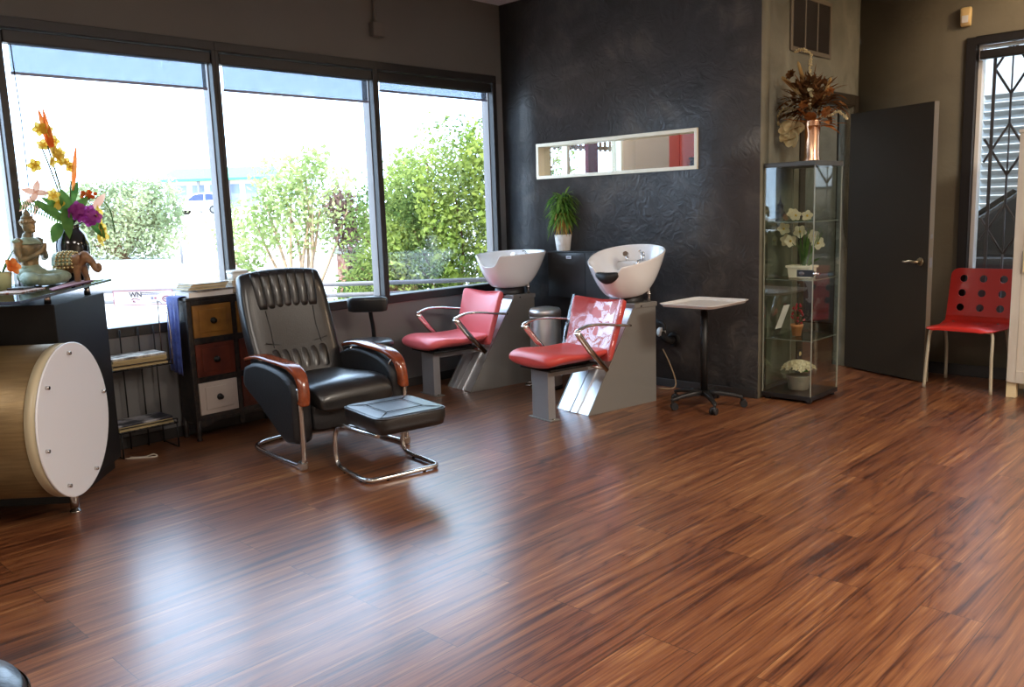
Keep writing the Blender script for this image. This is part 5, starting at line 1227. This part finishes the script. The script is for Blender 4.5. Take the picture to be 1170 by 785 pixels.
# ================================================================ outdoors
g = MB(); prof = [(XL-.12, -.22), (-14, -.15), (-27, .30), (-66, 1.85), (-110, 2.3)]
g.rings([[V((x, y, z)) for x, z in prof] for y in (-40, 90)], closed=False, caps=False); g.add([(XL-.12, YA+.12, -.2), (12, YA+.12, -.2), (12, 60, -.2), (XL-.12, 60, -.2)], [(0, 1, 2, 3)]); g.add([(XR, YF+.14, -.19), (12, YF+.14, -.19), (12, YA+.2, -.19), (XR, YA+.2, -.19)], [(0, 1, 2, 3)])
struct(g.build('ground', MT['concrete']))
def leafcloud(lobes, n, size, seed, shell=.55, asp=.45):
    r = np.random.default_rng(seed); wts = np.array([l[1][0]*l[1][1]*l[1][2] for l in lobes])**.67; wts /= wts.sum(); V_, F_ = [], []
    idx = r.choice(len(lobes), n, p=wts); d = r.normal(size=(n, 3)); d /= np.linalg.norm(d, axis=1)[:, None]; rad = (shell+(1-shell)*r.random(n)**.6)*(1+.14*r.normal(size=n)*.6)
    C = np.array([l[0] for l in lobes])[idx]; Rr = np.array([l[1] for l in lobes])[idx]; P = C+d*Rr*rad[:, None]
    nn = d+r.normal(size=(n, 3))*.8; nn /= np.linalg.norm(nn, axis=1)[:, None]; t = np.cross(nn, r.normal(size=(n, 3))); t /= np.linalg.norm(t, axis=1)[:, None]; b = np.cross(nn, t)
    s = size*(.6+.8*r.random(n))[:, None]
    vs = np.stack([P-t*s, P-b*s*asp+nn*s*.1, P+t*s, P+b*s*asp+nn*s*.1], 1).reshape(-1, 3)
    mb = MB(); mb.v = [tuple(v) for v in vs.tolist()]; mb.f = [(4*i, 4*i+1, 4*i+2, 4*i+3) for i in range(n)]; mb.sm = [False]*n; return mb
def branches(mb, base, lobes, n, r0, seed):
    r = random.Random(seed); base = V(base)
    for k in range(n):
        c, R = r.choice(lobes); p = V(c)+V((r.uniform(-1, 1)*R[0], r.uniform(-1, 1)*R[1], r.uniform(-.6, 1)*R[2]))*.7; q = base+V((r.uniform(-.12, .12), r.uniform(-.12, .12), 0)); m = q.lerp(p, .5)+V((r.uniform(-.12, .12), r.uniform(-.12, .12), .1))
        mb.tube(arc_pts([q, m, p], 4), [r0*(1-.085*i) for i in range(9)], 6)
# big vine-covered bush outside the window nearest the black wall
bx = V((-7.75, 6.85, -.2)); t = thing('climbing_bush', 'large dense green bush filling the window nearest the black wall', 'bush', bx)
lb = [((0, 0, 1.2), (.75, .72, 1.25)), ((.45, .40, 1.35), (.55, .55, 1.42)), ((-.15, -.3, .8), (.6, .6, 1.05)), ((-.35, -.55, .55), (.5, .5, .8)), ((.2, .05, 1.9), (.6, .6, .8)), ((-.25, -.4, 1.5), (.5, .5, .8)), ((.80, .80, 1.3), (.62, .62, 1.55)), ((-.45, -.75, 1.0), (.35, .35, .95))]
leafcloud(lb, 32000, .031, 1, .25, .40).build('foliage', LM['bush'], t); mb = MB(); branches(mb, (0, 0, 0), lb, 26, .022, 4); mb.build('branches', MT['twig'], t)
lb2 = [((.30, -.52, 1.75), (.10, .10, .45)), ((.42, -.30, 1.2), (.16, .16, .75)), ((.62, -.05, 2.1), (.18, .18, .5)), ((-.1, -.62, 1.2), (.12, .12, .35)), ((.75, .0, 1.1), (.14, .14, .9))]
leafcloud(lb2, 1500, .034, 2, .3, .8).build('vine', LM['bush_light'], t)
t = thing('sunlit_tree', 'sparse sunlit tree with pale trunks behind the recliner in the middle window', 'tree', (-10.45, 6.5, -.17))
lb = [((.0, 0, 1.55), (.55, .55, .55)), ((-.45, -.45, 1.35), (.5, .5, .5)), ((.45, .45, 1.6), (.5, .5, .6)), ((-.1, 0, 2.0), (.5, .5, .42)), ((-.55, -.55, .85), (.35, .35, .3)), ((.25, .2, 2.25), (.35, .35, .3))]
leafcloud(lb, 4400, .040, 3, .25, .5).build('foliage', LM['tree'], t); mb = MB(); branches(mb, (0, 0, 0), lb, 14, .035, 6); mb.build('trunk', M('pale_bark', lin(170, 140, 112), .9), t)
t = thing('green_shrub', 'bushy green shrub at the right edge of the middle window behind the railing', 'shrub', (-9.35, 7.15, -.17))
lb = [((0, 0, .5), (.5, .5, .55)), ((.1, .15, 1.3), (.4, .4, .6)), ((.25, .3, 1.9), (.35, .35, .5)), ((-.25, -.25, .45), (.35, .35, .4))]
leafcloud(lb, 3600, .05, 5, .3, .45).build('foliage', LM['bush'], t); mb = MB(); branches(mb, (0, 0, 0), lb, 10, .02, 8); mb.build('branches', MT['twig'], t)
t = thing('plum_shrub', 'dark plum leaved shrub beside the brick post outside the middle window', 'shrub', (-9.75, 6.95, -.17))
lb = [((0, 0, 1.35), (.25, .25, .35)), ((-.1, -.1, 1.7), (.22, .22, .25)), ((.05, 0, .95), (.16, .16, .25))]
leafcloud(lb, 700, .05, 7, .2, .45).build('foliage', LM['plum'], t); mb = MB(); branches(mb, (0, 0, 0), lb, 6, .016, 9); mb.build('branches', MT['twig'], t)
t = thing('brick_post', 'red brick gate post among the shrubs outside the middle window', 'post', (-9.95, 7.05, -.17))
mb = MB(); mb.span(-.13, .13, -.13, .13, 0, 1.02); mb.build('shaft', MT['brick'], t); mb = MB(); mb.span(-.16, .16, -.16, .16, 1.02, 1.09); mb.build('cap', MT['concrete'], t, bevel=.01)
t = thing('far_hedge', 'sun bleached hedge across the car park seen through the left window', 'hedge', (-26.6, 10.6, .28))
ang = V((.72, .69, 0)); lb = [((ang.x*k, ang.y*k, z), (.75, .75, .85)) for k in (-1.4, -.7, 0, .7, 1.3) for z in (.75, 1.6)]
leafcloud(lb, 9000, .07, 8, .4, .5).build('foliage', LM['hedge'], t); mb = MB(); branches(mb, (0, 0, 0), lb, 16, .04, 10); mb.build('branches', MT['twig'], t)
t = thing('bollard_post', 'thin dark post standing in the bright car park outside the left window', 'post', (-23.45, 10.93, .19)); mb = MB(); mb.cyl((0, 0, 0), (0, 0, 1.0), .035, seg=10); mb.build('shaft', MT['galvanised'], t); mb = MB(); mb.ball((0, 0, 1.02), .05, 10, 6); mb.build('cap', MT['galvanised'], t)

# railing and the banner tied to it
ra, rb = V((-9.6, 2.83, 0)), V((-5.55, 6.41, 0)); rd = (rb-ra).normalized(); rn_ = V((rd.y, -rd.x, 0))
t = thing('metal_railing', 'grey metal railing outside the windows', 'railing', ra+V((0, 0, -.2))); LEN = (rb-ra).length
for z in (.895, .785): mb = MB(); mb.tube([(0, 0, z), rd*LEN+V((0, 0, z+.005))], .022, 10); mb.build('rail', MT['galvanised'], t)
for k in range(4): mb = MB(); p = rd*(.35+1.62*k); mb.cyl(p, p+V((0, 0, .90)), .022, seg=12); mb.build('post', MT['galvanised'], t)
s0 = V((-8.93, 3.42, .545))+rn_*.03+V((-.0, 0, .0)); t = thing('banner_sign', 'white banner sign with dark WN lettering and pink border tied to the railing outside', 'sign', s0)
W2 = .62; H2 = .155
def on(u, z, o=0.): return rd*u+V((0, 0, z))+rn_*o
def pl(m, u0, u1, z0, z1, o): m.add([on(u0, z0, o), on(u1, z0, o), on(u1, z1, o), on(u0, z1, o), on(u0, z0, o-.0008), on(u1, z0, o-.0008), on(u1, z1, o-.0008), on(u0, z1, o-.0008)], [(0, 1, 2, 3), (7, 6, 5, 4), (0, 4, 5, 1), (1, 5, 6, 2), (2, 6, 7, 3), (3, 7, 4, 0)])
mb = MB(); pl(mb, 0, W2, 0, H2, 0); mb.build('panel', MT['sign_white'], t)
mb = MB(); pl(mb, 0, W2, 0, .008, .002); pl(mb, 0, W2, H2-.008, H2, .002); pl(mb, W2-.008, W2, 0, H2, .002); pl(mb, 0, .008, 0, H2, .002); mb.build('border', MT['sign_pink'], t)
def text(name, body, u, z, size, mat, parent, o=.002):
    cu = bpy.data.curves.new('t', 'FONT'); cu.body = body; cu.size = size; cu.extrude = .0004; cu.offset = size*.025; cu.align_x = 'CENTER'; cu.align_y = 'CENTER'
    ob = bpy.data.objects.new('t', cu); COL.objects.link(ob); me = bpy.data.meshes.new_from_object(ob.evaluated_get(bpy.context.evaluated_depsgraph_get())); bpy.data.objects.remove(ob)
    m = MB(); m.add([on(u+v.co.x, z+v.co.y, o+v.co.z) for v in me.vertices], [tuple(p.vertices) for p in me.polygons]); bpy.data.meshes.remove(me); return m.build(name, mat, parent)
text('lettering', 'WN', .235, .108, .072, MT['sign_dark'], t)
mb = MB()
for z, u1 in ((.128, .535), (.112, .475)):
    u = .30
    while u < u1: w = .012+.014*random.random(); pl(mb, u, u+w, z-.003, z+.003, .002); u += w+.004
u = .395
while u < .47: pl(mb, u, u+.010, .028, .032, .002); u += .013
mb.build('small_print', MT['sign_dark'], t)
mb = MB(); pl(mb, .392, .414, .06, .082, .002); ic = mb.build('blue_icon', MT['sign_blue'], t); text('icon_letter', 'f', .404, .070, .024, MT['sign_white'], ic, .0035)
mb = MB(); pl(mb, .425, .447, .062, .080, .002); mb.build('red_icon', MT['sign_pink'], t)
mb = MB(); mb.tube([on(.55+.042*math.cos(q), .062+.028*math.sin(q), .003) for q in [2*PI*k/28 for k in range(28)]], .004, 6, loop=True); mb.tube([on(.52+.06*k/6, .058+.010*math.sin(k*1.3), .003) for k in range(7)], .003, 5); mb.build('oval_stamp', MT['sign_pink'], t)
mb = MB(); mb.tube(arc_pts([on(.19, .060, .003), on(.22, .072, .003), on(.275, .058, .003)], 5), .003, 5); mb.tube(arc_pts([on(.20, .035, .003), on(.21, .05, .003), on(.225, .035, .003), on(.20, .042, .003)], 4), .003, 5); mb.build('swoosh', MT['sign_pink'], t)

# cars
def car(name, label, loc, rz, paint, gl):
    t = thing(name, label, 'car', loc, rz)
    low = [(-2.25, .35), (-2.3, .60), (-2.22, .95), (-1.9, 1.05), (.75, 1.02), (1.55, .92), (2.15, .80), (2.28, .60), (2.25, .33)]
    mb = MB(); rr = []
    for y, s in ((-.90, .965), (-.86, 1.), (.86, 1.), (.90, .965)): rr.append([V((x, y, .62+(z-.62)*s)) for x, z in low])
    mb.rings(rr, True, True, False); bd = mb.build('body', paint, t, bevel=.03)
    cab = [(-2.05, 1.0), (-1.75, 1.60), (-1.2, 1.70), (-.2, 1.70), (.25, 1.62), (1.1, 1.0)]
    mb = MB(); mb.rings([[V((x, y*(1-.16*(z-1)/.7), z)) for x, z in cab] for y in (-.82, .82)], True, True, False); cb = mb.build('cabin', paint, t, bevel=.04)
    for sg in (-1, 1):
        for P in ([(-1.75, 1.08), (-1.58, 1.52), (-1.15, 1.60), (-.75, 1.60), (-.75, 1.08)], [(-.66, 1.08), (-.66, 1.60), (-.2, 1.60), (.18, 1.52), (.75, 1.08)]):
            mb = MB(); f = lambda d: (lambda p: V((p[0], sg*(.82*(1-.16*(p[1]-1)/.7)+d), p[1]))); mb.prism(P, f(.004), f(.012)); mb.build('side_window', gl, cb)
    mb = MB(); mb.add([(1.06, -.68, 1.08), (1.06, .68, 1.08), (.33, .62, 1.58), (.33, -.62, 1.58), (1.09, -.68, 1.09), (1.09, .68, 1.09), (.36, .62, 1.60), (.36, -.62, 1.60)], [(0, 1, 2, 3), (7, 6, 5, 4), (0, 4, 5, 1), (1, 5, 6, 2), (2, 6, 7, 3), (3, 7, 4, 0)]); mb.build('windscreen', gl, cb)
    for x in (-1.4, 1.4):
        for y in (-.80, .80):
            mb = MB(); mb.cyl((x, y-.11, .34), (x, y+.11, .34), .34, seg=24); wl = mb.build('wheel', MT['tyre'], t, bevel=.02); mb = MB(); sg = 1 if y > 0 else -1; mb.cyl((x, y+sg*.112, .34), (x, y+sg*.122, .34), .20, seg=18); mb.build('hubcap', MT['alu'], wl)
    for y in (-.65, .65): mb = MB(); mb.ball((2.17, y, .72), (.08, .2, .08), 12, 6); mb.build('headlight', MT['white_plastic'], bd)
    return t
car('parked_car', 'white parked car seen far across the car park beside the left mullion', (-67.4, 33.3, 1.86), math.radians(224), MT['car_white'], MT['car_glass'])
car('parked_car', 'dark parked car outside the right window behind the iron grille', (-1.75, 9.15, -.19), math.radians(180), MT['car_grey'], MT['car_glass_dark'])
# distant building
t = thing('distant_building', 'distant shop building with a green metal roof beyond the white car', 'building', (-80.6, 42.0, 2.1), math.radians(44))
mb = MB(); mb.span(-5, 4.4, 0, 5, 0, 3.2); mb.build('wall', MT['tan_wall'], t)
mb = MB(); mb.prism([(-.9, 3.1), (-.9, 3.3), (2.5, 4.5), (6, 3.3), (6, 3.1)], lambda p: V((-5.4, p[0], p[1])), lambda p: V((4.9, p[0], p[1]))); mb.build('roof', MT['green_roof'], t)
for k in range(5): mb = MB(); mb.span(-4.4+1.75*k, -3.2+1.75*k, -.04, 0, .5, 2.7); w_ = mb.build('window', MT['blue_grey'], t)
for k in range(4): mb = MB(); mb.span(-4.9+3*k, -4.7+3*k, -.7, -.5, 0, 3.2); mb.build('porch_post', MT['galvanised'], t)
t = thing('neighbour_wall', 'grey neighbouring building with louvred siding outside the right window', 'building', (0, 11.2, -.2))
mb = MB(); mb.span(-5.2, 6, 0, .3, 0, 4.4); mb.build('wall', MT['render_grey'], t); mb = MB()
for k in range(26): mb.box((-2.55, -.05, .3+.095*k), (1.1, .09, .012), R=Matrix.Rotation(math.radians(-30), 3, 'X'))
mb.build('louvre_panel', MT['siding'], t)
t = thing('yellow_sign', 'small yellow panel above the dark car outside the right window', 'sign', (-2.62, 11.09, .95)); mb = MB(); mb.span(-.16, .16, -.03, 0, 0, .30); mb.build('panel', MT['yellow'], t, bevel=.01); mb = MB(); mb.span(-.012, .012, -.02, 0, -1.15, 0); mb.build('post', MT['galvanised'], t)

t = thing('timber_slats', 'brown timber slats outside the little window seen through the wall slot', 'slats', (-5.82, 7.15, 1.98))
mb = MB(); mb.span(-.02, .02, -.6, .55, 0, .035); mb.span(-.02, .02, -.6, .55, .21, .24); mb.build('beam', MT['timber'], t)
for k in range(14): mb = MB(); mb.span(.02, .035, -.58+.083*k, -.55+.083*k, -.02 if k % 13 else -2.18, .24); mb.build('slat', MT['timber'], t)

# ================================================================ light and camera
w = bpy.data.worlds.new('sky'); SC.world = w; w.use_nodes = True; bg = w.node_tree.nodes['Background']; bg.inputs['Color'].default_value = (.55, .73, 1.0, 1); bg.inputs['Strength'].default_value = 4.4
def light(name, kind, loc, energy, col=(1, 1, 1), size=1., rot=(0, 0, 0), size_y=None, spread=None):
    l = bpy.data.lights.new(name, kind); l.energy = energy; l.color = col
    if kind == 'AREA':
        l.size = size
        if size_y: l.shape = 'RECTANGLE'; l.size_y = size_y
        if spread: l.spread = spread
    elif kind == 'SUN': l.angle = math.radians(1)
    else: l.shadow_soft_size = size
    o = bpy.data.objects.new(name, l); COL.objects.link(o); o.location = loc; o.rotation_euler = rot; return o
s = light('sun', 'SUN', (0, 0, 20), 4.5, (1, .95, .88)); s.rotation_euler = V((-.45, .32, -.83)).to_track_quat('-Z', 'Y').to_euler()
light('interior_fill_light', 'AREA', (-.6, 1.6, HC-.02), 36, (1, .93, .84), 1.2)  # fill lights added under the ceiling to brighten the room, no fixtures there
light('interior_fill_light', 'AREA', (1.2, 4.4, HC-.02), 105, (1, .89, .76), 1.0)
light('interior_fill_light', 'AREA', (-2.2, -1.6, HC-.02), 40, (1, .94, .86), 1.2)
light('ceiling_spot_light', 'POINT', (-.95, 6.45, 2.92), 16, (1, .74, .48), .08)
light('annex_light', 'AREA', (-4.2, 7.2, HC-.02), 13, (1, .93, .86), 1.0)

f, yaw, pit, rol = 976.92, .771253, .155169, -.0337883
fw = V((-math.sin(yaw)*math.cos(pit), math.cos(yaw)*math.cos(pit), -math.sin(pit))); r = V((math.cos(yaw), math.sin(yaw), 0)); u = r.cross(fw)
r2 = math.cos(rol)*r+math.sin(rol)*u; u2 = -math.sin(rol)*r+math.cos(rol)*u
cm = bpy.data.cameras.new('camera'); co = bpy.data.objects.new('camera', cm); COL.objects.link(co); SC.camera = co
cm.sensor_fit = 'HORIZONTAL'; cm.sensor_width = 36; cm.lens = f*36/1170; cm.clip_start = .05; cm.clip_end = 300
co.matrix_world = Matrix(((r2.x, u2.x, -fw.x, 0), (r2.y, u2.y, -fw.y, 0), (r2.z, u2.z, -fw.z, 1.377), (0, 0, 0, 1)))
vs_ = SC.view_settings; vs_.view_transform = 'Standard'; vs_.look = 'None'; vs_.gamma = 1; vs_.use_curve_mapping = False; vs_.exposure = 1.0
SC.cycles.max_bounces = 10; SC.cycles.diffuse_bounces = 5; SC.cycles.glossy_bounces = 5; SC.cycles.transparent_max_bounces = 24; SC.cycles.transmission_bounces = 6
SC.cycles.sample_clamp_indirect = 6; SC.cycles.caustics_refractive = False
